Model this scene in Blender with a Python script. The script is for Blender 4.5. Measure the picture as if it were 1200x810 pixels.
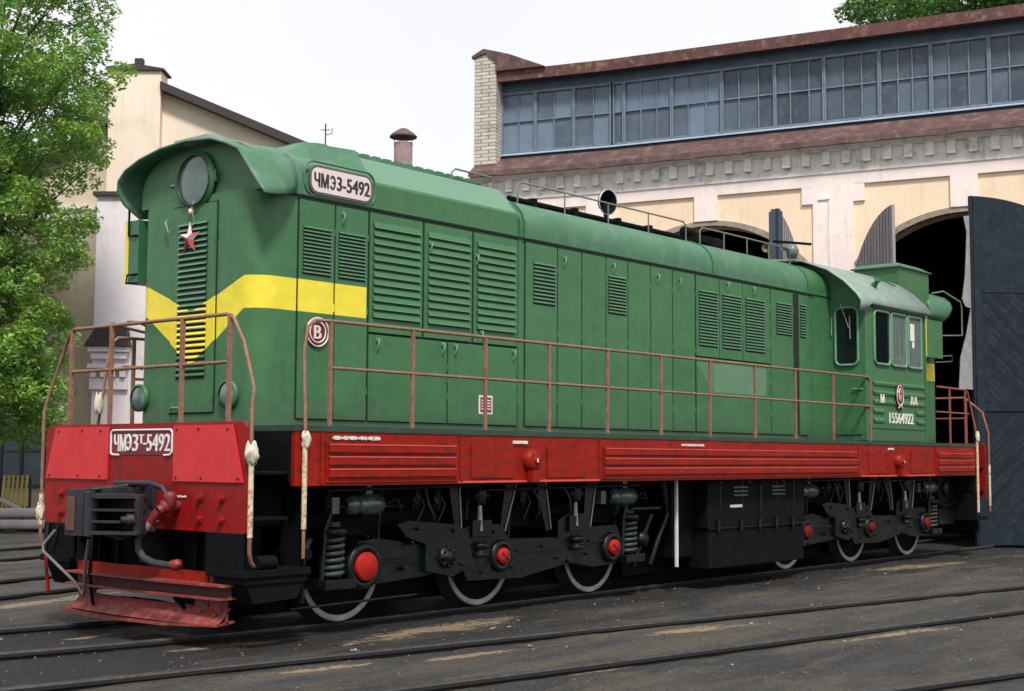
import bpy, math, random
import numpy as np
from mathutils import Vector, Matrix, noise as mn
R = math.radians
random.seed(7); rng = np.random.default_rng(11)
scene = bpy.context.scene
col = scene.collection
for o in list(bpy.data.objects): bpy.data.objects.remove(o, do_unlink=True)

# ------------------------------------------------------------------ camera
cam = bpy.data.cameras.new('camera'); camo = bpy.data.objects.new('camera', cam); col.objects.link(camo)
cam.sensor_width = 36; cam.lens = 48.33; cam.clip_start = .1; cam.clip_end = 3000
rt = Vector((0.64641062, -0.76297188, 0.00521734)); up = Vector((-0.06554387, -0.04871521, 0.99665984)); fw = Vector((0.76016926, 0.64459347, 0.08149816))
M = Matrix((rt, up, -fw)).transposed().to_4x4(); M.translation = Vector((-7.372, -10.6974, 1.5743)); camo.matrix_world = M
scene.camera = camo

# ------------------------------------------------------------------ light
SUN_EL, SUN_AZ = R(54), R(-128)        # azimuth of the sun measured from +x towards +y
w = bpy.data.worlds.new('World'); scene.world = w; w.use_nodes = True
nt = w.node_tree; nt.nodes.clear()
out = nt.nodes.new('ShaderNodeOutputWorld'); bg = nt.nodes.new('ShaderNodeBackground'); sky = nt.nodes.new('ShaderNodeTexSky')
sky.sky_type = 'NISHITA'; sky.sun_disc = False; sky.sun_elevation = SUN_EL; sky.sun_rotation = R(90) - SUN_AZ
mx = nt.nodes.new('ShaderNodeMix'); mx.data_type = 'RGBA'; mx.inputs[0].default_value = .86
tc = nt.nodes.new('ShaderNodeTexCoord'); nz = nt.nodes.new('ShaderNodeTexNoise'); nz.inputs['Scale'].default_value = 2.2; nz.inputs['Detail'].default_value = 5
cr = nt.nodes.new('ShaderNodeValToRGB'); cr.color_ramp.elements[0].position = .3; cr.color_ramp.elements[1].position = .7
cr.color_ramp.elements[0].color = (.90, .90, .94, 1); cr.color_ramp.elements[1].color = (1.0, .975, .98, 1)
sc = nt.nodes.new('ShaderNodeVectorMath'); sc.operation = 'SCALE'; sc.inputs['Scale'].default_value = 12.2
nt.links.new(tc.outputs['Generated'], nz.inputs['Vector']); nt.links.new(nz.outputs['Fac'], cr.inputs[0]); nt.links.new(cr.outputs[0], sc.inputs[0])
nt.links.new(sky.outputs[0], mx.inputs[6]); nt.links.new(sc.outputs[0], mx.inputs[7]); nt.links.new(mx.outputs[2], bg.inputs[0])
bg.inputs[1].default_value = .068; nt.links.new(bg.outputs[0], out.inputs[0])
sun = bpy.data.lights.new('sun', 'SUN'); sun.energy = 3.0; sun.angle = R(9); sun.color = (1, .96, .9)
suno = bpy.data.objects.new('sun', sun); col.objects.link(suno)
sd = Vector((math.cos(SUN_EL) * math.cos(SUN_AZ), math.cos(SUN_EL) * math.sin(SUN_AZ), math.sin(SUN_EL)))
suno.rotation_euler = sd.to_track_quat('Z', 'Y').to_euler()
vs = scene.view_settings; vs.view_transform = 'Standard'; vs.look = 'None'; vs.exposure = .5; vs.gamma = 1

# ------------------------------------------------------------------ materials
def newmat(name):
    m = bpy.data.materials.new(name); m.use_nodes = True; t = m.node_tree
    return m, t, t.nodes['Principled BSDF']
def rgba(c): return (c[0], c[1], c[2], 1)
def mix(t, fac, a, b):
    n = t.nodes.new('ShaderNodeMix'); n.data_type = 'RGBA'
    for s, v in ((0, fac), (6, a), (7, b)):
        if hasattr(v, 'links'): t.links.new(v, n.inputs[s])
        else: n.inputs[s].default_value = v if s == 0 else rgba(v)
    return n.outputs[2]
def math_(t, op, *a):
    n = t.nodes.new('ShaderNodeMath'); n.operation = op
    for i, v in enumerate(a):
        if hasattr(v, 'links'): t.links.new(v, n.inputs[i])
        else: n.inputs[i].default_value = v
    return n.outputs[0]
def coords(t, kind='Object', scale=(1, 1, 1)):
    c = t.nodes.new('ShaderNodeTexCoord'); mp = t.nodes.new('ShaderNodeMapping'); mp.inputs['Scale'].default_value = scale
    t.links.new(c.outputs[kind], mp.inputs[0]); return mp.outputs[0]
def noise(t, v, scale, detail=5, rough=.6):
    n = t.nodes.new('ShaderNodeTexNoise'); n.inputs['Scale'].default_value = scale; n.inputs['Detail'].default_value = detail; n.inputs['Roughness'].default_value = rough
    t.links.new(v, n.inputs['Vector']); return n.outputs['Fac']
def ramp(t, f, lo, hi):
    n = t.nodes.new('ShaderNodeMapRange'); n.inputs[1].default_value = lo; n.inputs[2].default_value = hi; t.links.new(f, n.inputs[0]); return n.outputs[0]
def bump(t, b, h, strength, dist=.01):
    n = t.nodes.new('ShaderNodeBump'); n.inputs['Strength'].default_value = strength; n.inputs['Distance'].default_value = dist
    t.links.new(h, n.inputs['Height']); t.links.new(n.outputs[0], b.inputs['Normal'])
def mat(name, c, c2=None, rough=.6, metal=0, dirt=None, dirt_amt=.35, scale=3, bstr=.15, stretch=(1, 1, 1), spec=.5, coord='Object', lo=.5, hi=.72):
    m, t, b = newmat(name); v = coords(t, coord, stretch)
    c2 = c2 or tuple(x * .8 for x in c)
    n1 = noise(t, v, scale, 6)
    f = ramp(t, n1, .3, .7); base = mix(t, f, c, c2)
    if dirt:
        n2 = noise(t, v, scale * 2.7, 8, .7); d = math_(t, 'MULTIPLY', ramp(t, n2, lo, hi), dirt_amt); base = mix(t, d, base, dirt)
    t.links.new(base, b.inputs['Base Color'])
    r_ = math_(t, 'ADD', math_(t, 'MULTIPLY', f, .16), rough - .08); t.links.new(r_, b.inputs['Roughness'])
    b.inputs['Metallic'].default_value = metal; b.inputs['Specular IOR Level'].default_value = spec
    n3 = noise(t, v, scale * 9, 4); bump(t, b, n3, bstr)
    return m
def make_green():
    m, t, b = newmat('green_paint')
    c = t.nodes.new('ShaderNodeTexCoord'); v = c.outputs['Object']
    sx = t.nodes.new('ShaderNodeSeparateXYZ'); t.links.new(v, sx.inputs[0]); X, Y, Z = sx.outputs
    n1 = ramp(t, noise(t, v, 1.3, 6), .3, .7); n2 = ramp(t, noise(t, v, 9, 8, .7), .35, .75)
    mp = t.nodes.new('ShaderNodeMapping'); mp.inputs['Scale'].default_value = (9, 9, .5); t.links.new(v, mp.inputs[0])
    st = ramp(t, noise(t, mp.outputs[0], 1.5, 6, .65), .5, .78)
    g = mix(t, n1, (.036, .128, .046), (.048, .162, .062)); g = mix(t, math_(t, 'MULTIPLY', n2, .4), g, (.028, .098, .040))
    oi = t.nodes.new('ShaderNodeObjectInfo'); g = mix(t, math_(t, 'MULTIPLY', oi.outputs['Random'], .30), g, (.058, .160, .075))
    g = mix(t, math_(t, 'MULTIPLY', st, .45), g, (.075, .165, .088))
    mp2 = t.nodes.new('ShaderNodeMapping'); mp2.inputs['Scale'].default_value = (14, 14, .55); mp2.inputs['Location'].default_value = (3, 1, 2); t.links.new(v, mp2.inputs[0])
    st2 = ramp(t, noise(t, mp2.outputs[0], 1.3, 8, .7), .56, .76); g = mix(t, math_(t, 'MULTIPLY', st2, .55), g, (.018, .048, .026))
    rs_ = math_(t, 'MULTIPLY', ramp(t, noise(t, v, 24, 4, .6), .66, .74), ramp(t, noise(t, v, 1.1, 3), .45, .6)); g = mix(t, math_(t, 'MULTIPLY', rs_, .75), g, (.10, .055, .032))
    lowg = math_(t, 'MULTIPLY', ramp(t, math_(t, 'ADD', Z, math_(t, 'MULTIPLY', noise(t, v, 5, 6, .7), .45)), 2.42, 2.08), .6); g = mix(t, lowg, g, (.045, .075, .048))
    # paler patch with a slanted end on one equipment panel
    px = math_(t, 'MULTIPLY', math_(t, 'GREATER_THAN', X, 8.28), math_(t, 'LESS_THAN', X, 9.66))
    pz = math_(t, 'MULTIPLY', math_(t, 'GREATER_THAN', Z, math_(t, 'ADD', 2.46, 0.0)), math_(t, 'LESS_THAN', Z, 2.84))
    g = mix(t, math_(t, 'MULTIPLY', math_(t, 'MULTIPLY', px, pz), .55), g, (.15, .26, .18))
    tri = math_(t, 'LESS_THAN', math_(t, 'ADD', math_(t, 'MULTIPLY', math_(t, 'SUBTRACT', 8.28, X), .85), math_(t, 'SUBTRACT', 2.46, 0.0)), Z)
    px2 = math_(t, 'MULTIPLY', math_(t, 'GREATER_THAN', X, 7.86), math_(t, 'LESS_THAN', X, 8.28))
    g = mix(t, math_(t, 'MULTIPLY', math_(t, 'MULTIPLY', px2, math_(t, 'MULTIPLY', tri, pz)), .4), g, (.12, .22, .14))
    # yellow band and chevron
    ay = math_(t, 'ABSOLUTE', Y)
    side = math_(t, 'GREATER_THAN', X, .74)
    fr = math_(t, 'MULTIPLY', math_(t, 'MINIMUM', ay, .74), 1)
    hi = math_(t, 'ADD', 2.935, math_(t, 'MULTIPLY', fr, .40))
    lo = math_(t, 'ADD', 2.425, math_(t, 'MULTIPLY', math_(t, 'SUBTRACT', fr, math_(t, 'MULTIPLY', math_(t, 'GREATER_THAN', fr, .0), .0)), .68))
    band = math_(t, 'MULTIPLY', math_(t, 'LESS_THAN', Z, hi), math_(t, 'GREATER_THAN', Z, lo))
    ends = math_(t, 'MAXIMUM', math_(t, 'LESS_THAN', X, 1.915), math_(t, 'GREATER_THAN', X, 14.3))
    band = math_(t, 'MULTIPLY', band, ends)
    yel = mix(t, n2, (.78, .66, .045), (.70, .56, .04))
    yel = mix(t, math_(t, 'MULTIPLY', st2, .3), yel, (.42, .30, .05)); fin = mix(t, band, g, yel)
    t.links.new(fin, b.inputs['Base Color'])
    t.links.new(math_(t, 'ADD', math_(t, 'MULTIPLY', n1, .18), .34), b.inputs['Roughness'])
    b.inputs['Specular IOR Level'].default_value = .36
    h = math_(t, 'ADD', math_(t, 'MULTIPLY', noise(t, v, 1.6, 3), 3.0), math_(t, 'MULTIPLY', noise(t, v, 40, 3), .12)); bump(t, b, h, .6, .014)
    return m
G = make_green()
GD = mat('green_roof_paint', (.062, .170, .095), (.046, .138, .07), spec=.35, rough=.45, dirt=(.16, .22, .19), dirt_amt=.55, scale=1.6, bstr=.2)
GL = mat('green_faded_roof', (.24, .32, .28), (.17, .26, .21), rough=.5, dirt=(.42, .45, .42), dirt_amt=.5, scale=2, bstr=.2)
GT = mat('green_trim', (.028, .11, .05), (.03, .125, .055), rough=.4, scale=4)
YE = mat('yellow_paint', (.80, .66, .03), (.72, .56, .03), rough=.5, scale=4, dirt=(.3, .2, .05), dirt_amt=.2)
RS = mat('red_skirt_paint', (.29, .011, .003), (.235, .009, .003), spec=.16, rough=.45, dirt=(.06, .012, .010), dirt_amt=.75, lo=.46, hi=.68, scale=2.2, bstr=.12, stretch=(1, 1, 2.5))
RF = mat('red_front_paint', (.29, .008, .007), (.22, .006, .006), spec=.2, rough=.45, dirt=(.09, .014, .014), dirt_amt=.7, lo=.46, hi=.68, scale=2.5, bstr=.2)
RC = mat('red_cover_paint', (.60, .030, .034), (.52, .024, .028), spec=.3, rough=.5, dirt=(.36, .05, .045), dirt_amt=.5, scale=3.5, bstr=.12)
RW = mat('red_plough_paint', (.24, .026, .022), (.14, .024, .020), rough=.65, dirt=(.30, .17, .13), dirt_amt=.7, scale=5, bstr=.4)
RD = mat('red_cap_paint', (.42, .014, .008), (.32, .010, .008), rough=.6, spec=.2, dirt=(.04, .008, .008), dirt_amt=.8, scale=16)
LINE = mat('pale_red_rib_edge', (.62, .08, .045), (.50, .05, .03), rough=.5, scale=6)  # lighter red along rib tops and lower panel edges
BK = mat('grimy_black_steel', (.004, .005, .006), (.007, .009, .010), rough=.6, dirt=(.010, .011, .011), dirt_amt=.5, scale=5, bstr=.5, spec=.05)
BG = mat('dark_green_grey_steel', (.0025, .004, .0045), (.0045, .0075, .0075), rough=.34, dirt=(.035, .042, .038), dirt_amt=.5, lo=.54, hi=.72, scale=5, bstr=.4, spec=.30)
CPL = mat('coupler_steel', (.014, .014, .021), (.028, .026, .034), rough=.5, metal=.0, spec=.35, dirt=(.06, .035, .028), dirt_amt=.5, scale=7, bstr=.5)
LSH = mat('louvre_slot_shade', (.014, .045, .025), rough=.7)  # shade behind the wide louvre slats, put into the colour
DK = mat('dark_gap', (.006, .009, .008), rough=.8)  # near-black for joints, and for shade painted under slats and drip rail
STL = mat('bright_worn_steel', (.42, .43, .42), (.25, .26, .25), rough=.38, metal=.5, dirt=(.10, .09, .08), dirt_amt=.6, scale=8, bstr=.3)
RAIL = mat('rail_head_steel', (.060, .064, .068), (.035, .038, .040), rough=.5, metal=.2, dirt=(.030, .023, .018), dirt_amt=.85, lo=.45, hi=.6, scale=3.5, bstr=.3)
RAILS = mat('rail_side_rust', (.010, .009, .009), (.016, .013, .012), rough=.85, scale=6, bstr=.5)
RUST = mat('rusty_handrail_paint', (.25, .125, .078), (.17, .075, .045), rough=.65, dirt=(.36, .28, .18), dirt_amt=.5, scale=9, bstr=.4)
RUSTR = mat('red_brown_handrail_paint', (.25, .075, .05), (.18, .05, .035), rough=.65, dirt=(.4, .24, .16), dirt_amt=.4, scale=9, bstr=.4)
CREAM = mat('worn_cream_paint', (.66, .58, .40), (.55, .45, .28), rough=.7, dirt=(.30, .13, .07), dirt_amt=.9, scale=12, bstr=.5, lo=.48, hi=.6)
WHITE = mat('white_paint', (.74, .72, .70), (.66, .63, .60), rough=.6, dirt=(.4, .36, .33), dirt_amt=.35, scale=10)
CLOTH = mat('dirty_white_cloth', (.72, .68, .56), (.58, .50, .38), rough=.95, dirt=(.3, .2, .12), dirt_amt=.5, scale=20, bstr=.6)
BLKP = mat('black_paint', (.02, .02, .022), rough=.5)
LENSM = mat('marker_lens', (.15, .21, .19), (.10, .15, .14), rough=.25, scale=9)
LENS = mat('lamp_glass', (.07, .13, .105), (.05, .10, .08), rough=.15, scale=5, spec=.8)
RUB = mat('rubber_hose', (.018, .021, .028), (.035, .036, .042), rough=.6, scale=12, bstr=.4)
RDD = mat('dull_red_cap', (.16, .012, .010), (.10, .010, .009), rough=.7, spec=.1, dirt=(.03, .01, .01), dirt_amt=.8, scale=14)
RUBR = mat('red_hose_fitting', (.20, .010, .014), (.12, .02, .02), rough=.5, scale=12, bstr=.4)
PINK = mat('pale_pink_plate', (.72, .62, .60), (.62, .52, .50), rough=.6, scale=8, dirt=(.4, .3, .3), dirt_amt=.3)
DRED = mat('dark_red_enamel', (.16, .012, .02), rough=.4)
STARR = mat('red_star_enamel', (.42, .03, .03), (.3, .02, .02), rough=.35)
def glassmat(name, c, rough=.08):
    m, t, b = newmat(name); b.inputs['Base Color'].default_value = rgba(c); b.inputs['Roughness'].default_value = rough; b.inputs['Specular IOR Level'].default_value = .5
    v = coords(t); bump(t, b, noise(t, v, 1.5, 3), .15, .02); return m
GLS = glassmat('dark_window_glass', (.006, .010, .010))
GLC = mat('curtained_window_glass', (.13, .17, .16), (.05, .075, .07), rough=.2, scale=4, stretch=(3, 3, .6), dirt=(.3, .32, .3), dirt_amt=.6, spec=.6)
PEACH = mat('peach_plaster', (.86, .69, .51), (.81, .63, .45), rough=.9, dirt=(.55, .42, .26), dirt_amt=.35, scale=.8, bstr=.3)
WPL = mat('white_pink_plaster', (.88, .77, .73), (.83, .71, .67), rough=.9, dirt=(.5, .44, .40), dirt_amt=.35, scale=1.1, bstr=.35)
GPL = mat('grimy_grey_plaster', (.80, .75, .72), (.64, .61, .58), rough=.92, dirt=(.12, .11, .11), dirt_amt=.7, scale=1.6, bstr=.6, lo=.52, hi=.72)
CRE = mat('cream_plaster', (.84, .72, .61), (.76, .63, .51), rough=.92, dirt=(.45, .38, .30), dirt_amt=.35, scale=.5, bstr=.4)
OLV = mat('drab_beige_plaster', (.40, .34, .25), (.34, .29, .21), rough=.95, dirt=(.22, .19, .15), dirt_amt=.5, scale=.6, bstr=.4)
LAV = mat('pale_lilac_plaster', (.70, .66, .70), (.80, .70, .71), rough=.92, dirt=(.42, .40, .42), dirt_amt=.5, scale=.7, bstr=.4)
BRN = mat('rusty_brown_sheet', (.11, .055, .05), (.065, .035, .035), rough=.7, dirt=(.26, .17, .13), dirt_amt=.7, scale=1.5, bstr=.5, stretch=(1, 1, 1))
TAR = mat('dark_roof_felt', (.035, .028, .028), (.055, .045, .042), rough=.85, scale=2, bstr=.5)
BLU = mat('blue_grey_frame_paint', (.062, .092, .135), (.045, .068, .10), rough=.6, dirt=(.11, .15, .20), dirt_amt=.5, scale=2.5, bstr=.3)
FRAME = mat('pale_blue_window_paint', (.16, .21, .27), (.11, .15, .20), rough=.6, dirt=(.26, .32, .38), dirt_amt=.6, scale=4, bstr=.3)
SILL = mat('pale_blue_sill', (.42, .52, .62), (.30, .40, .50), rough=.6, dirt=(.2, .25, .3), dirt_amt=.5, scale=3)
FASC = mat('red_brown_fascia', (.13, .045, .04), (.085, .035, .035), rough=.7, dirt=(.28, .17, .12), dirt_amt=.8, scale=2.2, bstr=.5, lo=.52, hi=.66)
def winglass(i, a1, a2):
    m, t, b = newmat('dusty_clerestory_glass'); v = coords(t)
    n = noise(t, v, .8, 5, .6); n2 = noise(t, v, 6, 6)
    a = mix(t, ramp(t, n, .35, .65), a1, a2); a = mix(t, math_(t, 'MULTIPLY', ramp(t, n2, .52, .8), .35), a, (.22, .25, .27))
    t.links.new(a, b.inputs['Base Color']); b.inputs['Roughness'].default_value = .3; b.inputs['Specular IOR Level'].default_value = .3; bump(t, b, n2, .1); return m
WGLS = [winglass(0, (.040, .055, .078), (.070, .092, .12)), winglass(1, (.052, .072, .10), (.088, .115, .15)), winglass(2, (.068, .094, .128), (.11, .145, .19)), winglass(3, (.10, .145, .20), (.14, .19, .26)), winglass(4, (.12, .17, .235), (.16, .22, .29))]
def doormat():
    m, t, b = newmat('dark_blue_boarded_gate'); v = coords(t)
    sx = t.nodes.new('ShaderNodeSeparateXYZ'); t.links.new(v, sx.inputs[0])
    n = noise(t, v, 3, 8, .7)
    d = math_(t, 'ADD', sx.outputs[0], sx.outputs[2])       # local diagonal coordinate across the boards
    d2 = math_(t, 'SUBTRACT', sx.outputs[0], sx.outputs[2])
    low = math_(t, 'LESS_THAN', sx.outputs[2], 2.55); dd = t.nodes.new('ShaderNodeMix'); t.links.new(low, dd.inputs[0]); t.links.new(d2, dd.inputs[2]); t.links.new(d, dd.inputs[3])
    dm = dd.outputs[0]
    fr = math_(t, 'FRACT', math_(t, 'MULTIPLY', dm, 6.5)); gap = math_(t, 'LESS_THAN', fr, .12)
    idx = math_(t, 'FLOOR', math_(t, 'MULTIPLY', dm, 6.5)); wn = t.nodes.new('ShaderNodeTexWhiteNoise'); wn.noise_dimensions = '1D'; t.links.new(idx, wn.inputs['W'])
    base = mix(t, wn.outputs['Value'], (.005, .010, .016), (.010, .018, .027)); base = mix(t, math_(t, 'MULTIPLY', ramp(t, n, .45, .75), .5), base, (.020, .026, .034))
    edge = math_(t, 'MULTIPLY', math_(t, 'MULTIPLY', math_(t, 'GREATER_THAN', fr, .12), math_(t, 'LESS_THAN', fr, .20)), math_(t, 'MULTIPLY', math_(t, 'GREATER_THAN', n, .52), .5))
    base = mix(t, gap, base, (.006, .01, .016)); base = mix(t, edge, base, (.085, .11, .13))
    t.links.new(base, b.inputs['Base Color']); b.inputs['Roughness'].default_value = .6; b.inputs['Specular IOR Level'].default_value = .25
    bump(t, b, math_(t, 'SUBTRACT', math_(t, 'MULTIPLY', n, .4), gap), .5, .012); return m
GATE = doormat()
GATEP = mat('dark_blue_sheet', (.006, .013, .020), (.011, .021, .031), spec=.25, rough=.5, dirt=(.035, .05, .065), dirt_amt=.5, scale=2.5, bstr=.5)
WOOD = mat('weathered_grey_boards', (.34, .31, .32), (.21, .20, .21), rough=.85, dirt=(.28, .25, .24), dirt_amt=.6, scale=2, bstr=.6, stretch=(6, 6, .5))
WOODB = mat('blue_grey_board', (.035, .055, .08), (.05, .07, .10), rough=.8, scale=3, bstr=.5, stretch=(4, 4, .5))
def brickmat():
    m, t, b = newmat('pale_brick'); v = coords(t, 'Object')
    sx = t.nodes.new('ShaderNodeSeparateXYZ'); t.links.new(v, sx.inputs[0]); cb = t.nodes.new('ShaderNodeCombineXYZ')
    t.links.new(math_(t, 'ADD', sx.outputs[0], sx.outputs[1]), cb.inputs[0]); t.links.new(sx.outputs[2], cb.inputs[1])
    br = t.nodes.new('ShaderNodeTexBrick'); t.links.new(cb.outputs[0], br.inputs['Vector']); br.inputs['Scale'].default_value = 1
    br.inputs['Brick Width'].default_value = .25; br.inputs['Row Height'].default_value = .085; br.inputs['Mortar Size'].default_value = .011
    br.inputs['Color1'].default_value = (.62, .56, .48, 1); br.inputs['Color2'].default_value = (.45, .41, .37, 1); br.inputs['Mortar'].default_value = (.22, .20, .18, 1)
    n = noise(t, v, 2.5, 6); c = mix(t, math_(t, 'MULTIPLY', ramp(t, n, .5, .75), .6), br.outputs['Color'], (.12, .10, .09))
    t.links.new(c, b.inputs['Base Color']); b.inputs['Roughness'].default_value = .9; bump(t, b, br.outputs['Fac'], -.5, .01); return m
BRK = brickmat()
def streak(m, colr, amt, lo=.55, hi=.75, sc=(5, 5, .45)):
    t = m.node_tree; b = t.nodes['Principled BSDF']; src = b.inputs['Base Color'].links[0].from_socket
    n = noise(t, coords(t, 'Object', sc), 1.2, 8, .7); t.links.new(mix(t, math_(t, 'MULTIPLY', ramp(t, n, lo, hi), amt), src, colr), b.inputs['Base Color'])
streak(WPL, (.42, .38, .35), .45); streak(PEACH, (.50, .38, .25), .4); streak(GPL, (.16, .15, .15), .6); streak(CRE, (.46, .38, .30), .35); streak(LAV, (.40, .38, .38), .4); streak(OLV, (.2, .17, .13), .5)
streak(RS, (.07, .012, .010), .6, .52, .72, (10, 10, .8)); streak(RF, (.08, .012, .012), .6, .52, .72, (10, 10, .8)); streak(RC, (.34, .05, .045), .4, .5, .75, (9, 9, .8)); streak(BRN, (.24, .15, .11), .35, .55, .7, (4, 4, .8)); streak(FASC, (.04, .025, .025), .6, .5, .7, (4, 4, .5))
def groundmat():
    m, t, b = newmat('oily_yard_dirt'); v = coords(t)
    mp = t.nodes.new('ShaderNodeMapping'); mp.inputs['Rotation'].default_value = (0, 0, R(10)); mp.inputs['Scale'].default_value = (.38, 1.35, 1); t.links.new(v, mp.inputs[0]); vv = mp.outputs[0]
    n1 = noise(t, vv, .55, 6, .6); n2 = noise(t, vv, 1.7, 8, .7); n3 = noise(t, v, 14, 8, .75); n4 = noise(t, v, 55, 4, .7)
    c = mix(t, ramp(t, n1, .42, .58), (.018, .019, .023), (.070, .064, .054))
    c = mix(t, math_(t, 'MULTIPLY', ramp(t, n2, .50, .60), .65), c, (.105, .086, .064))
    c = mix(t, math_(t, 'MULTIPLY', ramp(t, n2, .47, .38), .85), c, (.022, .034, .040))
    c = mix(t, math_(t, 'MULTIPLY', ramp(t, n3, .5, .75), .5), c, (.12, .11, .095))
    c = mix(t, math_(t, 'MULTIPLY', ramp(t, n3, .47, .3), .8), c, (.010, .011, .012))
    n5 = noise(t, vv, 5.5, 9, .8); c = mix(t, math_(t, 'MULTIPLY', ramp(t, n5, .43, .34), .8), c, (.012, .013, .014)); c = mix(t, math_(t, 'MULTIPLY', ramp(t, n5, .56, .68), .45), c, (.13, .108, .082))
    n7 = noise(t, v, 34, 6, .8); c = mix(t, math_(t, 'MULTIPLY', ramp(t, n7, .49, .38), .65), c, (.010, .010, .011)); c = mix(t, math_(t, 'MULTIPLY', ramp(t, n7, .55, .68), .5), c, (.15, .135, .11))
    n6 = noise(t, v, 120, 2, .6); c = mix(t, math_(t, 'MULTIPLY', ramp(t, n6, .54, .68), .6), c, (.14, .13, .11)); c = mix(t, math_(t, 'MULTIPLY', ramp(t, n6, .44, .3), .7), c, (.015, .015, .016))
    sx = t.nodes.new('ShaderNodeSeparateXYZ'); t.links.new(v, sx.inputs[0])
    # oil-soaked strip along the track, with the shade under the engine painted in
    oil = ramp(t, math_(t, 'ADD', math_(t, 'ABSOLUTE', math_(t, 'SUBTRACT', sx.outputs[1], -.1)), math_(t, 'MULTIPLY', math_(t, 'SUBTRACT', n2, .5), 2.2)), 2.3, 1.5); c = mix(t, math_(t, 'MULTIPLY', oil, .8), c, (.012, .012, .013))
    # spilled sand with its own outline
    tot = None
    for (x, y, rx, ry, a) in SAND:
        ca, sa = math.cos(R(a)), math.sin(R(a))
        dx = math_(t, 'SUBTRACT', sx.outputs[0], x); dy = math_(t, 'SUBTRACT', sx.outputs[1], y)
        u_ = math_(t, 'DIVIDE', math_(t, 'ADD', math_(t, 'MULTIPLY', dx, ca), math_(t, 'MULTIPLY', dy, sa)), rx)
        v_ = math_(t, 'DIVIDE', math_(t, 'SUBTRACT', math_(t, 'MULTIPLY', dy, ca), math_(t, 'MULTIPLY', dx, sa)), ry)
        d = math_(t, 'ADD', math_(t, 'MULTIPLY', u_, u_), math_(t, 'MULTIPLY', v_, v_))
        s = ramp(t, math_(t, 'ADD', d, math_(t, 'MULTIPLY', math_(t, 'ADD', math_(t, 'SUBTRACT', n3, .5), math_(t, 'MULTIPLY', math_(t, 'SUBTRACT', n5, .5), 1.1)), 6.5)), 1.1, .2)
        tot = s if tot is None else math_(t, 'MAXIMUM', tot, s)
    tot = math_(t, 'MULTIPLY', tot, math_(t, 'ADD', .45, math_(t, 'MULTIPLY', ramp(t, n4, .35, .65), .5)))
    c = mix(t, tot, c, (.33, .25, .155))
    t.links.new(c, b.inputs['Base Color'])
    t.links.new(math_(t, 'ADD', .55, math_(t, 'MULTIPLY', ramp(t, n2, .35, .6), .4)), b.inputs['Roughness'])
    b.inputs['Specular IOR Level'].default_value = .3
    h = math_(t, 'ADD', math_(t, 'MULTIPLY', n3, 1), math_(t, 'MULTIPLY', n4, .35)); h = math_(t, 'ADD', h, math_(t, 'MULTIPLY', n7, .5)); bump(t, b, h, .8, .035)
    return m
SAND = [(4.05, -3.42, .75, .13, -10), (1.3, -2.95, .5, .08, -10), (2.35, -1.55, 1.2, .22, 5), (-.1, -2.6, .4, .07, -10), (.35, -1.0, .6, .1, -5), (13.0, -1.6, 1.4, .22, -5),
        (4.9, -5.0, .9, .07, -10), (.6, 3.2, .9, .18, 15), (1.6, 3.55, .8, .1, 15), (-.2, .4, .3, .06, 0), (1.2, -4.2, .4, .06, -10)]
GRD = groundmat()
LITTER = mat('pale_litter', (.36, .32, .26), (.24, .21, .17), rough=.9, scale=9)
BARK = mat('grey_bark', (.07, .06, .05), (.045, .04, .033), rough=.95, scale=6, bstr=.9, stretch=(3, 3, .6))
def leafmat(name, c1, c2):
    m, t, b = newmat(name); v = coords(t); n = noise(t, v, .9, 3); n2 = noise(t, v, 12, 2)
    gi = t.nodes.new('ShaderNodeNewGeometry'); c = mix(t, gi.outputs['Random Per Island'], c1, c2); c = mix(t, math_(t, 'MULTIPLY', ramp(t, noise(t, v, 2.2, 3), .4, .6), .55), c, (c2[0] * .7, c2[1] * .72, c2[2] * .8)); c = mix(t, math_(t, 'MULTIPLY', ramp(t, n, .42, .6), .6), c, (c1[0] * 1.4, c1[1] * 1.15, c1[2] * .9))
    t.links.new(c, b.inputs['Base Color']); b.inputs['Roughness'].default_value = .55; b.inputs['Specular IOR Level'].default_value = .3
    tr = t.nodes.new('ShaderNodeBsdfTranslucent'); t.links.new(c, tr.inputs[0]); ms = t.nodes.new('ShaderNodeMixShader'); ms.inputs[0].default_value = .35
    o = t.nodes['Material Output']; t.links.new(b.outputs[0], ms.inputs[1]); t.links.new(tr.outputs[0], ms.inputs[2]); t.links.new(ms.outputs[0], o.inputs[0]); return m
LEAF = leafmat('fresh_green_leaves', (.25, .45, .10), (.12, .29, .07))
LEAF2 = leafmat('dull_green_leaves', (.11, .25, .06), (.06, .15, .045))

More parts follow.
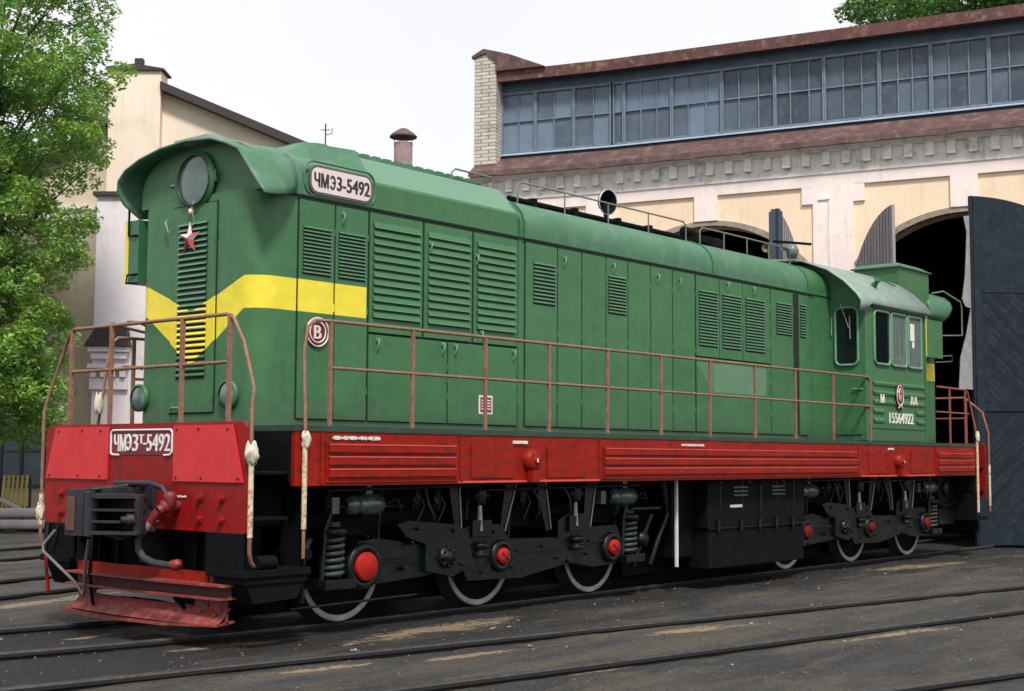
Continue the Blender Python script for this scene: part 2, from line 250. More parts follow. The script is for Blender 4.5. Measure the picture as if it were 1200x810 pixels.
# ------------------------------------------------------------------ mesh helpers
class MB:
    def __init__(s): s.v = []; s.f = []; s.m = []; s.sm = []
    def add(s, vs_, fs, m=0, smooth=False):
        o = len(s.v); s.v += [tuple(p) for p in vs_]
        for f in fs: s.f.append([i + o for i in f]); s.m.append(m); s.sm.append(smooth)
        return s
    def box(s, x0, y0, z0, x1, y1, z1, m=0):
        x0, x1 = min(x0, x1), max(x0, x1); y0, y1 = min(y0, y1), max(y0, y1); z0, z1 = min(z0, z1), max(z0, z1)
        return s.add([(x0, y0, z0), (x1, y0, z0), (x1, y1, z0), (x0, y1, z0), (x0, y0, z1), (x1, y0, z1), (x1, y1, z1), (x0, y1, z1)],
                     [(0, 3, 2, 1), (4, 5, 6, 7), (0, 1, 5, 4), (1, 2, 6, 5), (2, 3, 7, 6), (3, 0, 4, 7)], m)
    def prism(s, pts, ext, m=0, smooth=False):
        """polygon pts (3D) extruded by vector ext"""
        n = len(pts); e = Vector(ext); a = [Vector(p) for p in pts]; b = [p + e for p in a]
        s.add(a + b, [tuple(range(n - 1, -1, -1)), tuple(range(n, 2 * n))], m)
        s.add(a + b, [(i, (i + 1) % n, (i + 1) % n + n, i + n) for i in range(n)], m, smooth); return s
    def tube(s, pts, r, n=8, m=0, caps=True, closed=False):
        P = [Vector(p) for p in pts]; rr = r if isinstance(r, (list, tuple)) else [r] * len(P)
        vs_ = []; u = None
        for i, p in enumerate(P):
            a = P[i - 1] if i else P[0]; b = P[i + 1] if i < len(P) - 1 else P[-1]
            d = (b - a).normalized()
            if u is None: u = d.orthogonal().normalized()
            u = (u - d * u.dot(d)); u = u.normalized() if u.length > 1e-6 else d.orthogonal().normalized()
            w_ = d.cross(u)
            for k in range(n):
                t = 2 * math.pi * k / n; vs_.append(p + (u * math.cos(t) + w_ * math.sin(t)) * rr[i])
        fs = [(i * n + k, i * n + (k + 1) % n, (i + 1) * n + (k + 1) % n, (i + 1) * n + k) for i in range(len(P) - 1) for k in range(n)]
        s.add(vs_, fs, m, True)
        if caps: s.add(vs_[:n], [tuple(range(n - 1, -1, -1))], m); s.add(vs_[-n:], [tuple(range(n))], m)
        return s
    def cyl(s, a, b, r, n=20, m=0, r2=None): return s.tube([a, b], [r, r if r2 is None else r2], n, m)
    def lathe(s, c, axis, prof, n=24, m=0, smooth=True):
        """prof: list of (distance along axis, radius)"""
        ax = Vector(axis).normalized(); u = ax.orthogonal().normalized(); w_ = ax.cross(u); c = Vector(c); vs_ = []
        for d, r_ in prof:
            for k in range(n):
                t = 2 * math.pi * k / n; vs_.append(c + ax * d + (u * math.cos(t) + w_ * math.sin(t)) * max(r_, 1e-4))
        L = len(prof); s.add(vs_, [(i * n + k, i * n + (k + 1) % n, (i + 1) * n + (k + 1) % n, (i + 1) * n + k) for i in range(L - 1) for k in range(n)], m, smooth); return s
    def loft(s, secs, m=0, smooth=True, cap=True, closed=False):
        n = len(secs[0]); vs_ = [p for sec in secs for p in sec]; kk = n if closed else n - 1
        s.add(vs_, [(i * n + k, i * n + (k + 1) % n, (i + 1) * n + (k + 1) % n, (i + 1) * n + k) for i in range(len(secs) - 1) for k in range(kk)], m, smooth)
        if cap: s.add(secs[0], [tuple(range(n))], m); s.add(secs[-1], [tuple(range(n - 1, -1, -1))], m)
        return s
    def build(s, name, mats, parent=None, bevel=0, solid=0, loc=None):
        me = bpy.data.meshes.new(name); me.from_pydata(s.v, [], s.f)
        for q in (mats if isinstance(mats, (list, tuple)) else [mats]): me.materials.append(q)
        me.polygons.foreach_set('material_index', s.m); me.polygons.foreach_set('use_smooth', s.sm); me.update()
        o = bpy.data.objects.new(name, me); col.objects.link(o)
        if solid: md = o.modifiers.new('s', 'SOLIDIFY'); md.thickness = solid; md.offset = 0
        if bevel: md = o.modifiers.new('b', 'BEVEL'); md.width = bevel; md.segments = 2; md.limit_method = 'ANGLE'; md.angle_limit = R(40)
        if parent is not None:
            o.parent = parent
            if parent.get('_root'): o.location = -parent.location
        if loc: o.location = Vector(loc) + o.location
        return o
def thing(name, label, cat, loc=(0, 0, 0), group=None, root=False):
    o = bpy.data.objects.new(name, None); col.objects.link(o); o.location = loc; o['label'] = label; o['category'] = cat
    if group: o['group'] = group
    if root: o['_root'] = 1
    return o
def tag(o, label, cat, group=None, kind=None):
    if label: o['label'] = label
    if cat: o['category'] = cat
    if group: o['group'] = group
    if kind: o['kind'] = kind
    return o
def text(name, s_, origin, xd, yd, height, width, mat_, parent, ext=.004, bold=.0, slant=0):
    cu = bpy.data.curves.new(name, 'FONT'); cu.body = s_; cu.align_x = 'CENTER'; cu.align_y = 'CENTER'; cu.extrude = ext; cu.offset = bold; cu.resolution_u = 3
    to = bpy.data.objects.new(name, cu); col.objects.link(to); bpy.context.view_layer.update()
    me = bpy.data.meshes.new_from_object(to.evaluated_get(bpy.context.evaluated_depsgraph_get())); bpy.data.objects.remove(to, do_unlink=True)
    vs_ = np.array([v.co[:] for v in me.vertices]); mnv = vs_.min(0); mxv = vs_.max(0); c = (mnv + mxv) / 2
    sx_ = width / (mxv[0] - mnv[0]); sy_ = height / (mxv[1] - mnv[1]); xd, yd = Vector(xd), Vector(yd); nd = xd.cross(yd); O = Vector(origin)
    for v in me.vertices:
        a, b_, c_ = v.co; v.co = O + xd * (a - c[0]) * sx_ + yd * (b_ - c[1]) * sy_ + nd * (c_)
    me.materials.clear(); me.materials.append(mat_); o = bpy.data.objects.new(name, me); col.objects.link(o); o.parent = parent
    if parent.get('_root'): o.location = -parent.location
    return o

# ================================================================== GROUND
def track_off(x):          # the loco's own track bends slightly away ahead of it
    t = max(0, 2.6 - x); return .035 * t * t * .75 if t < 8 else .035 * .75 * 64 + (t - 8) * .42
def gz(x, y):
    h = -.060 + .012 * mn.noise(Vector((x * .5, y * .8, 0))) + .014 * mn.noise(Vector((x * 1.7, y * 2.3, 3))) + .006 * mn.noise(Vector((x * 6, y * 7, 5)))
    return h
def ground():
    def axis(a0, a1, st, lo, hi):
        v = list(np.arange(a0, a1 + 1e-6, st)); d = st; x = a0; L = []
        while x > lo: d *= 1.35; x -= d; L.append(x)
        v = L[::-1] + v; x = a1; d = st
        while x < hi: d *= 1.35; x += d; v.append(x)
        return v
    xs = axis(-6, 22, .09, -600, 600); ys = axis(-9, 9, .09, -600, 600)
    V = [(x, y, gz(x, y) if (-10 < x < 30 and -14 < y < 30) else -.06) for y in ys for x in xs]; n = len(xs)
    F = [(j * n + i, j * n + i + 1, (j + 1) * n + i + 1, (j + 1) * n + i) for j in range(len(ys) - 1) for i in range(n - 1)]
    b = MB(); b.add(V, F, 0, True); o = b.build('ground', GRD); o['kind'] = 'structure'
ground()
def rail(pts, parent):
    b = MB(); P = [Vector((p[0], p[1], 0)) for p in pts]
    prof = [(-.036, -.012), (-.030, 0), (.030, 0), (.036, -.012), (.034, -.038), (.009, -.05), (.009, -.125), (.065, -.14), (.065, -.155), (-.065, -.155), (-.065, -.14), (-.009, -.125), (-.009, -.05), (-.034, -.038)]
    secs = []
    for i, p in enumerate(P):
        d = (P[min(i + 1, len(P) - 1)] - P[max(i - 1, 0)]).normalized(); nn = Vector((-d.y, d.x, 0)); secs.append([p + nn * a + Vector((0, 0, z)) for a, z in prof])
    n = len(prof); vs_ = [q for s_ in secs for q in s_]
    for k in range(n):
        b.add(vs_, [(i * n + k, (i + 1) * n + k, (i + 1) * n + (k + 1) % n, i * n + (k + 1) % n) for i in range(len(secs) - 1)], 0 if k in (0, 1, 2) else 1)
    return b.build('rail', [RAIL, RAILS], parent)
def line(p, q, n=2, off=0):
    p, q = Vector((p[0], p[1], 0)), Vector((q[0], q[1], 0)); d = (q - p).normalized(); nn = Vector((-d.y, d.x, 0)) * off
    return [p + (q - p) * (i / (n - 1)) + nn for i in range(n)]
xs = list(np.arange(-14, 3, .5)) + [3, 37]
t = thing('railway_track', 'railway track under the green locomotive leading into the depot', 'railway track', (0, 0, 0))
for y in (-.8, .8): rail([(x, y + track_off(x)) for x in xs], t)
t = thing('railway_track', 'railway track in the foreground running past the near side of the locomotive', 'railway track')
rail([(-9.5, -.62), (-2.37, -1.93), (2.09, -2.71), (10.38, -4.23), (24, -6.75)], t); rail([(-9.5, -2.5), (-.75, -3.87), (2.25, -4.38), (7.61, -5.27), (24, -8.1)], t)
t = thing('railway_track', 'nearest railway track, its rail just cutting the bottom right corner', 'railway track')
rail([(-3, -4.7), (1.45, -6.37), (3.27, -6.86), (20, -11.9)], t); rail([(-3, -6.3), (1.45, -7.95), (20, -13.5)], t)
t = thing('railway_track', 'railway track just beyond the front left of the locomotive', 'railway track')
rail([(-7, 1.9), (.87, 3.82), (2.16, 4.2), (18, 8.0)], t); rail([(-7, 3.6), (1.93, 5.68), (3.27, 6.02), (18, 9.6)], t)
t = thing('railway_track', 'farther railway track on the left, in front of the pipes', 'railway track')
rail([(-6, 5.6), (3.78, 9.0), (16, 12.9)], t); rail([(-6, 7.4), (4.6, 11.0), (14, 14.2)], t)
# grit and stones
b = MB()
def pebble(x, y, z, s_, m=0):
    P = [Vector((random.uniform(.6, 1) * a, random.uniform(.6, 1) * c, random.uniform(.4, .8) * d)) * s_ + Vector((x, y, z)) for a, c, d in ((1, 0, 0), (-1, 0, 0), (0, 1, 0), (0, -1, 0), (0, 0, 1), (0, 0, -1))]
    b.add(P, [(0, 2, 4), (2, 1, 4), (1, 3, 4), (3, 0, 4), (2, 0, 5), (1, 2, 5), (3, 1, 5), (0, 3, 5)], m)
for i in range(9000):
    x = random.uniform(-4, 18); y = random.uniform(-8, 7); pebble(x, y, gz(x, y) + .002, random.choice((.006, .008, .011, .014, .02)) * random.uniform(.7, 1.2), (2 if random.random() > .988 else random.choice((0, 0, 0, 1))))
tag(b.build('gravel', [mat('dark_grit', (.03, .028, .027), (.09, .08, .07), rough=.9), mat('brown_grit', (.15, .125, .095), (.08, .06, .05), rough=.9), LITTER]), 'dark grit and small stones strewn over the oily yard', 'gravel', kind='stuff')
b = MB()
for (x, y, s_) in [(4.55, -3.6, .05), (4.9, -3.75, .035), (1.9, -3.0, .03), (-.2, 5.2, .05), (6.8, -3.2, .03), (9.6, -4.7, .03), (11.2, -2.0, .03), (2.0, -3.3, .03), (.8, -2.1, .03), (.3, -2.2, .025), (2.7, -2.0, .025), (3.4, -1.7, .02), (8.2, -4.2, .03), (.1, -2.35, .03), (5.5, -5.4, .03)]:
    for k in range(random.choice((1, 1, 2, 4))):
        xx, yy = x + random.uniform(-.12, .12), y + random.uniform(-.05, .05); a = random.uniform(0, 3); h = random.uniform(.4, 1) * s_
        z = gz(xx, yy) + .012; b.prism([(xx - h * math.cos(a), yy - h * math.sin(a), z), (xx + h * .4 * math.sin(a), yy - h * .4 * math.cos(a), z + .006), (xx + h * math.cos(a), yy + h * math.sin(a), z), (xx - h * .3 * math.sin(a), yy + h * .5 * math.cos(a), z + .004)], (0, 0, .006))
tag(b.build('litter', LITTER), 'pale scraps and chips scattered on the ground between the rails', 'litter', kind='stuff')

# ================================================================== DEPOT
depot = thing('locomotive_depot', 'cream plastered roundhouse depot with arched gates and a blue clerestory of windows', 'depot', (19.2, 0, -.1), root=True)
def FRM(ox, oy, az):
    a = R(az); C = Vector((ox, oy, 0)); tt = Vector((math.cos(a), math.sin(a), 0)); n = Vector((-math.sin(a), math.cos(a), 0)); n = n if n.x < 0 else -n
    return lambda s, d, z: C + tt * s + n * d + Vector((0, 0, z))
FA, FB = FRM(19.2, -.1, 103.7), FRM(17.355, 7.468, 108.0); SJ = 7.79; TB = math.tan(R(2.15))
def fbox(b, f, s0, s1, d0, d1, z0, z1, m=0):
    b.add([f(s0, d0, z0), f(s1, d0, z0), f(s1, d1, z0), f(s0, d1, z0), f(s0, d0, z1), f(s1, d0, z1), f(s1, d1, z1), f(s0, d1, z1)],
          [(0, 3, 2, 1), (4, 5, 6, 7), (0, 1, 5, 4), (1, 2, 6, 5), (2, 3, 7, 6), (3, 0, 4, 7)], m)
def fprof(b, f, s0, s1, prof, m=0, ends=(0, 0)):
    """profile (d,z) swept along the facade; mitred where the two stretches of wall meet"""
    def S(s, d):
        if f is FA and abs(s - SJ) < 1e-6: return s - d * TB
        if f is FB and abs(s) < 1e-6: return s + d * TB
        return s
    A = [f(S(s0, d), d, z) for d, z in prof]; B = [f(S(s1, d), d, z) for d, z in prof]; n = len(prof)
    b.add(A + B, [(i, (i + 1) % n, (i + 1) % n + n, i + n) for i in range(n)], m); b.add(A, [tuple(range(n - 1, -1, -1))], m); b.add(B, [tuple(range(n))], m)
AW, AR = 2.1, 2.7
def archz(s, crown, r=AR): return crown - r + math.sqrt(max(r * r - s * s, 0))
ARCH = mat('sooty_arch_plaster', (.38, .33, .25), (.24, .20, .16), rough=.9, dirt=(.07, .06, .05), dirt_amt=.7, scale=4, bstr=.6)
BENDS = {0: [.08, 5.47], 1: []}
for k, (f, s_lo, s_hi, arches) in enumerate(((FA, -7.0, SJ, [(-5.35, 6.5), (.08, 6.53), (5.47, 6.62)]), (FB, 0.0, 3.28, []))):
    b = MB(); ss = {s_lo, s_hi}
    for c, _ in arches: ss |= {c + x for x in np.linspace(-AW, AW, 25) if s_lo < c + x < s_hi}
    ss = sorted(ss)
    for a, c in zip(ss[:-1], ss[1:]):
        mid = (a + c) / 2; ar = [q for q in arches if abs(mid - q[0]) < AW]
        za, zc = (archz(a - ar[0][0], ar[0][1]), archz(c - ar[0][0], ar[0][1])) if ar else (-.15, -.15)
        b.add([f(a, 0, za), f(c, 0, zc), f(c, 0, 8.2), f(a, 0, 8.2), f(a, -.6, za), f(c, -.6, zc), f(c, -.6, 8.2), f(a, -.6, 8.2)], [(0, 1, 2, 3), (7, 6, 5, 4)] + ([(4, 5, 1, 0)] if ar else []), 0)
    for c, cr_ in arches:
        for s_ in (c - AW, c + AW): b.add([f(s_, 0, -.15), f(s_, -.6, -.15), f(s_, -.6, archz(AW, cr_)), f(s_, 0, archz(AW, cr_))], [(0, 1, 2, 3)], 0)
    b.build('wall', PEACH, depot)
    b = MB(); e = .055
    for c in ((-2.7, 2.7) if k == 0 else ()):
        fbox(b, f, c - .42, c + .42, 0, e, -.1, 7.27); fbox(b, f, c - .655, c - .42, 0, e - .003, 6.91, 7.27); fbox(b, f, c + .42, c + .655, 0, e - .003, 6.91, 7.27)
        fbox(b, f, c + .05, c + .3, e, e + .03, 6.98, 7.03); fbox(b, f, c + .05, c + .085, e, e + .018, 5.4, 6.97)
    if k == 0:
        for c, cr_ in arches: fbox(b, f, c - .27, c + .26, 0, e, cr_ + .1, 7.27)
        fbox(b, f, SJ - .2, SJ - e * TB, 0, e, -.1, 7.27)
    else: fbox(b, f, e * TB, .5, 0, e, -.1, 7.27); fbox(b, f, 2.6, 3.28, 0, e, -.1, 7.27)
    fprof(b, f, s_lo, s_hi, [(.0, 7.27), (.055, 7.27), (.06, 7.52), (.0, 7.52)])
    b.build('plaster_relief', WPL, depot)
    for c, cr_ in arches:
        b = MB(); n = 24; ar = np.linspace(-AW, AW, n)
        P = [(c + x, archz(x, cr_)) for x in ar]; Q = [(c + x * 1.05, archz(x, cr_) + .11) for x in ar]; L_ = len(P); fs_ = [(i, i + 1, i + 1 + L_, i + L_) for i in range(L_ - 1)]
        b.add([f(x, .03, z) for x, z in P] + [f(x, .03, z) for x, z in Q], fs_, 0); b.add([f(x, .03, z) for x, z in P] + [f(x, -.2, z - .001) for x, z in P], fs_, 0); b.add([f(x, .03, z) for x, z in Q] + [f(x, 0, z) for x, z in Q], fs_, 0)
        b.build('arch_rim', ARCH, depot)
    b = MB(); fprof(b, f, s_lo, s_hi, [(0, 7.52), (.085, 7.52), (.10, 7.96), (.15, 7.97), (.20, 8.03), (.30, 8.05), (.30, 8.10), (0, 8.10)]); b.build('cornice', GPL, depot)
    x = (.29 - .42 * 17 if k == 0 else .25)
    while x < s_hi - .12: b = MB(); fbox(b, f, x - .085, x + .085, .08, .175, 7.70, 7.968); b.build('dentil', GPL, depot, bevel=.01); x += .42
    b = MB(); zz = [8.075, 8.16]; fprof(b, f, s_lo, s_hi, [(.36, 8.09), (.37, 8.17), (-.27, 8.58), (-.27, 8.44)])
    # ragged drip edge of the sheet
    n_ = int((s_hi - s_lo) / .12); e0 = [f(s_lo + (s_hi - s_lo) * i / n_, .375 + .01 * mn.noise(Vector((i * .3, 1, 0))), 8.185) for i in range(n_ + 1)]; e1 = [f(s_lo + (s_hi - s_lo) * i / n_, .39 + .03 * mn.noise(Vector((i * .2, 5, 0))), 8.06 + .035 * mn.noise(Vector((i * .25, 9, k)))) for i in range(n_ + 1)]
    b.add(e0 + e1, [(i, i + 1, i + 2 + n_, i + 1 + n_) for i in range(n_)]); b.build('offset_roof', BRN, depot)
    c_hi = s_hi if k == 0 else 2.73
    b = MB(); fprof(b, f, s_lo, c_hi, [(-.42, 8.4), (-.32, 8.4), (-.32, 8.70), (-.42, 8.70)]); b.build('clerestory_wall', BLU, depot); b = MB(); fprof(b, f, s_lo, c_hi, [(-.42, 10.16), (-.32, 10.16), (-.32, 10.5), (-.42, 10.5)]); b.build('clerestory_wall', BLU, depot)
    b = MB(); fprof(b, f, s_lo, c_hi, [(-.319, 8.668), (-.23, 8.640), (-.23, 8.662), (-.319, 8.699)]); b.build('window_ledge', SILL, depot)
    bounds = [7.79, 7.52, 6.37, 5.20, 4.01, 2.94, 1.78, .73, -.41, -1.57, -2.7, -3.85, -5.0, -6.1, -7.0] if k == 0 else [2.73, 1.88, .93, 0.02]
    for s1, s0 in zip(bounds[:-1], bounds[1:]):
        wd = s1 - s0; nc = 3 if wd > 1 else (1 if wd < .4 else 2)
        if k == 1 and s0 > .9: nc = 2
        bb = MB(); z0, z1 = 8.702, 10.158; d0, d1 = -.40, -.318; tw = .036; zm_ = (z0 + z1) / 2 + .03
        fbox(bb, f, s0 + .004, s0 + tw, d0, d1 + .02, z0, z1); fbox(bb, f, s1 - tw, s1 - .004, d0, d1 + .02, z0, z1)
        fbox(bb, f, s0 + tw, s1 - tw, d0, d1 + .01, z0, z0 + .045); fbox(bb, f, s0 + tw, s1 - tw, d0, d1 + .01, z1 - .05, z1)
        fbox(bb, f, s0 + tw, s1 - tw, d0, d1 - .01, zm_ - .014, zm_ + .014)
        for i in range(1, nc): x = s0 + wd * i / nc + random.uniform(-.03, .03); fbox(bb, f, x - .013, x + .013, d0 + .005, d1 - .013, z0 + .06, z1 - .06)
        wo = bb.build('window', FRAME, depot)
        for i in range(nc):
            xa, xb = s0 + .03 + (wd - .06) * i / nc, s0 + .03 + (wd - .06) * (i + 1) / nc - .002
            for za, zb in ((z0, zm_), (zm_ + .002, z1)):
                bb = MB(); t1, t2 = random.uniform(-.004, .004), random.uniform(-.004, .004); bb.add([f(xa, -.37 + t1, za), f(xb, -.37 + t2, za), f(xb, -.37 - t1, zb), f(xa, -.37 - t2, zb), f(xa, -.380, za), f(xb, -.380, za), f(xb, -.380, zb), f(xa, -.380, zb)], [(0, 1, 2, 3), (7, 6, 5, 4)])
                bb.build('pane', random.choice(WGLS[:3] if (k == 0 and s0 < 5) else WGLS[2:]), wo)
    b = MB(); fprof(b, f, s_lo, s_hi, [(-.02, 10.36), (0, 10.36), (.01, 10.61), (-.5, 10.72), (-.5, 10.62), (-.02, 10.52)]); fprof(b, f, s_lo, c_hi, [(-.021, 10.38), (-.021, 10.42), (-.4, 10.47), (-.4, 10.41)], 0)
    b.build('fascia', FASC, depot)
    b = MB(); fprof(b, f, s_lo, s_hi, [(-.5, 10.68), (-.5, 10.72), (-20, 9.2), (-20, 9.0)]); b.build('roof', TAR, depot)
    b = MB(); fprof(b, f, s_lo, s_hi, [(-20, -.1), (-20.3, -.1), (-20.3, 9.1), (-20, 9.1)]); b.build('back_wall', BK, depot)  # inner walls coloured black, so the unlit interior is painted in
f = FB
b = MB(); b.prism([f(3.28, .05, 8.40), f(2.73, .05, 8.40), f(2.73, .05, 10.80), f(2.98, .05, 11.05), f(3.28, .05, 10.98)], f(0, -1, 0) - f(0, 0, 0))
b.build('brick_pier', BRK, depot)
b = MB(); bk = [f(3.34, .09, 11.02), f(3.04, .09, 11.17), f(2.4, .09, 10.98), f(1.5, .09, 10.60), f(2.73, .09, 10.60), f(2.73, .09, 10.82), f(2.98, .09, 11.06), f(3.34, .09, 10.96)]
b.prism(bk, f(0, -.7, 0) - f(0, 0, 0)); b.build('parapet_coping', BRN, depot)
b = MB(); fbox(b, f, 3.28, 2.8, -.96, -20, -.1, 10.6); fbox(b, f, 3.27, 2.8, -.6, -.96, -.1, 8.4); b.build('end_wall', WPL, depot)
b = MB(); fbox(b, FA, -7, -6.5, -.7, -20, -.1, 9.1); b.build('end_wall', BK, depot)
for c in (-2.7, 2.7, 7.6): b = MB(); fbox(b, FA, c - .12, c + .12, -.62, -19.9, -.1, 8.4); b.build('partition_wall', BK, depot)  # black here too, painting in the dark of the interior
# gate leaves ---------------------------------------------------------
def leaf(hx, hy, fx, fy, hz, fz, mats, style, rad=2.5):
    """hinge (hx,hy) -> free edge (fx,fy); local x along the leaf, z up; built in local frame"""
    L = math.hypot(fx - hx, fy - hy); a = math.atan2(fy - hy, fx - hx)
    top = lambda x: fz - rad + math.sqrt(max(rad * rad - (L - x) ** 2, 0)) * 1.0
    dz = hz - top(0); tp = lambda x: top(x) + dz * (1 - x / L) ** 2
    b = MB(); n = 14; th = .05
    pts = [(0, -.03, -.02), (L, -.03, -.02)] + [(L * i / n, -.03, tp(L * i / n)) for i in range(n, -1, -1)]
    b.prism(pts, (0, .06, 0), 0)
    return b, L, a, tp, (hx, hy)
def put(b, name, mats, hx, hy, a, bevel=0, parent=depot):
    o = b.build(name, mats, parent, bevel=bevel)
    base = Vector((hx, hy, 0)); 
    if parent.get('_root'): o.location = base - parent.location
    o.rotation_euler = (0, 0, a); return o
b, L, a, tp, _ = leaf(19.72, -2.14, 18.0, -.62, 5.5, 6.59, None, 0)
g1 = put(b, 'gate_leaf', GATE, 19.72, -2.14, a)
b = MB()
for yy in (.03, -.055):
    b.box(L - .16, yy, 0, L - .01, yy + .025, tp(L) - .02); b.box(L - .16, yy + .001, 2.5, .0, yy + .024, 2.62); b.box(.01, yy, 0, .14, yy + .025, 5.2)
    b.prism([(0.1, yy, 4.75), (L - .162, yy, 4.75)] + [(0.1 + (L - .262) * i / 8, yy, tp(0.1 + (L - .262) * i / 8) - .03) for i in range(8, -1, -1)], (0, .012, 0))
    b.box(.14, yy + .002, 0, L - .16, yy + .022, .3)
o = b.build('gate_frame', GATEP, g1)
b = MB(); b.box(L + .001, -.05, 0, L + .035, .05, tp(L)); b.build('edge_board', GATEP, g1)
for zz in (.75, 2.9, 4.85):
    b = MB(); b.box(-.02, .056, zz, L * .55, .066, zz + .075); b.box(-.02, -.066, zz, L * .55, -.056, zz + .075)
    for q_ in range(6): b.lathe((.12 + q_ * .2, -.066, zz + .037), (0, -1, 0), [(0, .018), (.012, .015), (.014, 0)], 8); b.lathe((.12 + q_ * .2, .066, zz + .037), (0, 1, 0), [(0, .018), (.012, .015), (.014, 0)], 8)
    b.build('strap_hinge', BK, g1)
b = MB()   # torn pale weather strip
pts = [(L + .04, 6.22), (L + .16, 6.2), (L + .1, 5.9), (L + .13, 5.4), (L + .16, 5.0), (L + .22, 4.62), (L + .16, 4.48), (L + .05, 4.44), (L + .07, 4.36), (L + .15, 3.95), (L + .28, 3.5), (L + .32, 2.92), (L + .04, 2.9)]
b.prism([(x - .006, -.02, z) for x, z in pts], (0, .02, 0)); b.build('weather_strip', mat('pale_grey_board', (.30, .30, .30), (.20, .20, .21), rough=.9, scale=6, dirt=(.15, .14, .14), dirt_amt=.5), g1)
b, L, a, tp, _ = leaf(18.68, 2.06, 17.4, .67, 5.6, 6.49, None, 0); g2 = put(b, 'gate_leaf', WOOD, 18.68, 2.06, a)
b = MB()
for i in range(1, 12): x = L * i / 12; b.box(x - .006, -.034, 0, x + .006, -.0305, tp(x) - .01); b.box(x - .006, .0305, 0, x + .006, .034, tp(x) - .01)
b.build('board_joint', DK, g2)
h = Vector((18.38, 3.25, 0)); fe = Vector((16.45, 2.72, 0))
b, L, a, tp, _ = leaf(h.x, h.y, fe.x, fe.y, 5.6, 6.5, None, 0); g3 = put(b, 'gate_leaf', WOOD, h.x, h.y, a)
b = MB(); b.box(L + .001, -.10, 0, L + .07, .16, tp(L) - .06); b.box(L + .001, -.06, tp(L) - .0601, L + .07, .12, tp(L) - .01); b.prism([(L - .2, .031, tp(L) - .1), (L + .07, .031, tp(L)), (L + .07, .031, 0), (L - .2, .031, 0)], (0, .06, 0)); b.build('edge_board', WOODB, g3)
b = MB()
for i in range(1, 12): x = L * i / 12; b.box(x - .006, .0305, 0, x + .006, .034, tp(x) - .01); b.box(x - .006, -.034, 0, x + .006, -.0305, tp(x) - .01)
b.build('board_joint', DK, g3)
h = FA(7.55, .02, 0); fe = FA(7.7, 2.1, 0)
b, L, a, tp, _ = leaf(h.x, h.y, fe.x, fe.y, 4.2, 4.5, None, 0); put(b, 'gate_leaf', WOOD, h.x, h.y, a)

# ================================================================== LEFT BUILDING (local frame s to the right, d towards the yard)
LO = Vector((12.6, 18.66, 0)); LR = Vector((.6464, -.7630, 0)).normalized(); LN = Vector((-.7630, -.6464, 0))
lf = lambda s, d, z: LO + LR * s + LN * d + Vector((0, 0, z))
wb = thing('workshop_building', 'cream gabled workshop with a tall pilaster and dark roof edge behind the locomotive', 'building', (12.6, 18.66, -.1), root=True)
zr = lambda s: 10.92 - .415 * (s - .62)
b = MB(); b.prism([lf(.55, 0, -.1), lf(6.7, 0, -.1), lf(6.7, 0, zr(6.7) - .15), lf(.55, 0, zr(.55) - .15)], -LN * 14); b.build('wall', CRE, wb)
zl = lambda s: 10.1 + .62 * (s + .6)
b = MB(); b.prism([lf(-9, 0, 7.66), lf(-.4, 0, 7.66), lf(-.4, 0, zl(-.4) - .1), lf(-4.2, 0, zl(-4.2) - .1), lf(-9, 0, zl(-4.2) - .1)], -LN * 14); b.build('wall', mat('upper_tan_plaster', (.56, .49, .37), (.50, .43, .33), rough=.92, dirt=(.36, .31, .24), dirt_amt=.4, scale=.6, bstr=.4), wb)
b = MB(); b.prism([lf(-9, 0, -.1), lf(-.4, 0, -.1), lf(-.4, 0, 7.5), lf(-9, 0, 7.5)], -LN * 14); b.build('wall', OLV, wb)
b = MB(); fbox(b, lf, -9, -.86, -.05, .12, 7.46, 7.74); fbox(b, lf, -9, -.86, -.05, .18, 7.72, 7.80); b.build('string_course', LAV, wb)
b = MB(); fbox(b, lf, -.70, .60, -.4, .25, 8.05, 11.25); b.build('pilaster', CRE, wb)
b = MB(); fbox(b, lf, -.86, .62, -.4, .42, -.1, 8.02); b.build('pilaster', LAV, wb)
b = MB(); b.prism([lf(-.78, .32, 11.25), lf(.68, .32, 11.25), lf(.68, .32, 11.30), lf(-.05, .32, 11.42), lf(-.78, .32, 11.33)], -LN * .8); b.build('pilaster_cap', TAR, wb); b = MB(); fbox(b, lf, -.95, .70, -.2, .52, 8.02, 8.12); b.build('pilaster_cap', TAR, wb); b = MB(); fbox(b, lf, -.12, .08, -.1, .1, 11.4, 11.62); b.build('pilaster_cap', TAR, wb)
b = MB(); b.prism([lf(.60, .35, zr(.6) - .17), lf(7.1, .35, zr(7.1) - .17), lf(7.1, .35, zr(7.1) + .04), lf(.60, .35, zr(.6) + .04)], -LN * 14.6)
b.prism([lf(-.70, .3, zl(-.7) - .14), lf(-.70, .3, zl(-.7) + .02), lf(-4.2, .3, zl(-4.2) + .02), lf(-9.2, .3, zl(-4.2) - .02), lf(-9.2, .3, zl(-4.2) - .24), lf(-4.2, .3, zl(-4.2) - .14)], -LN * 14.6); b.build('roof', TAR, wb)
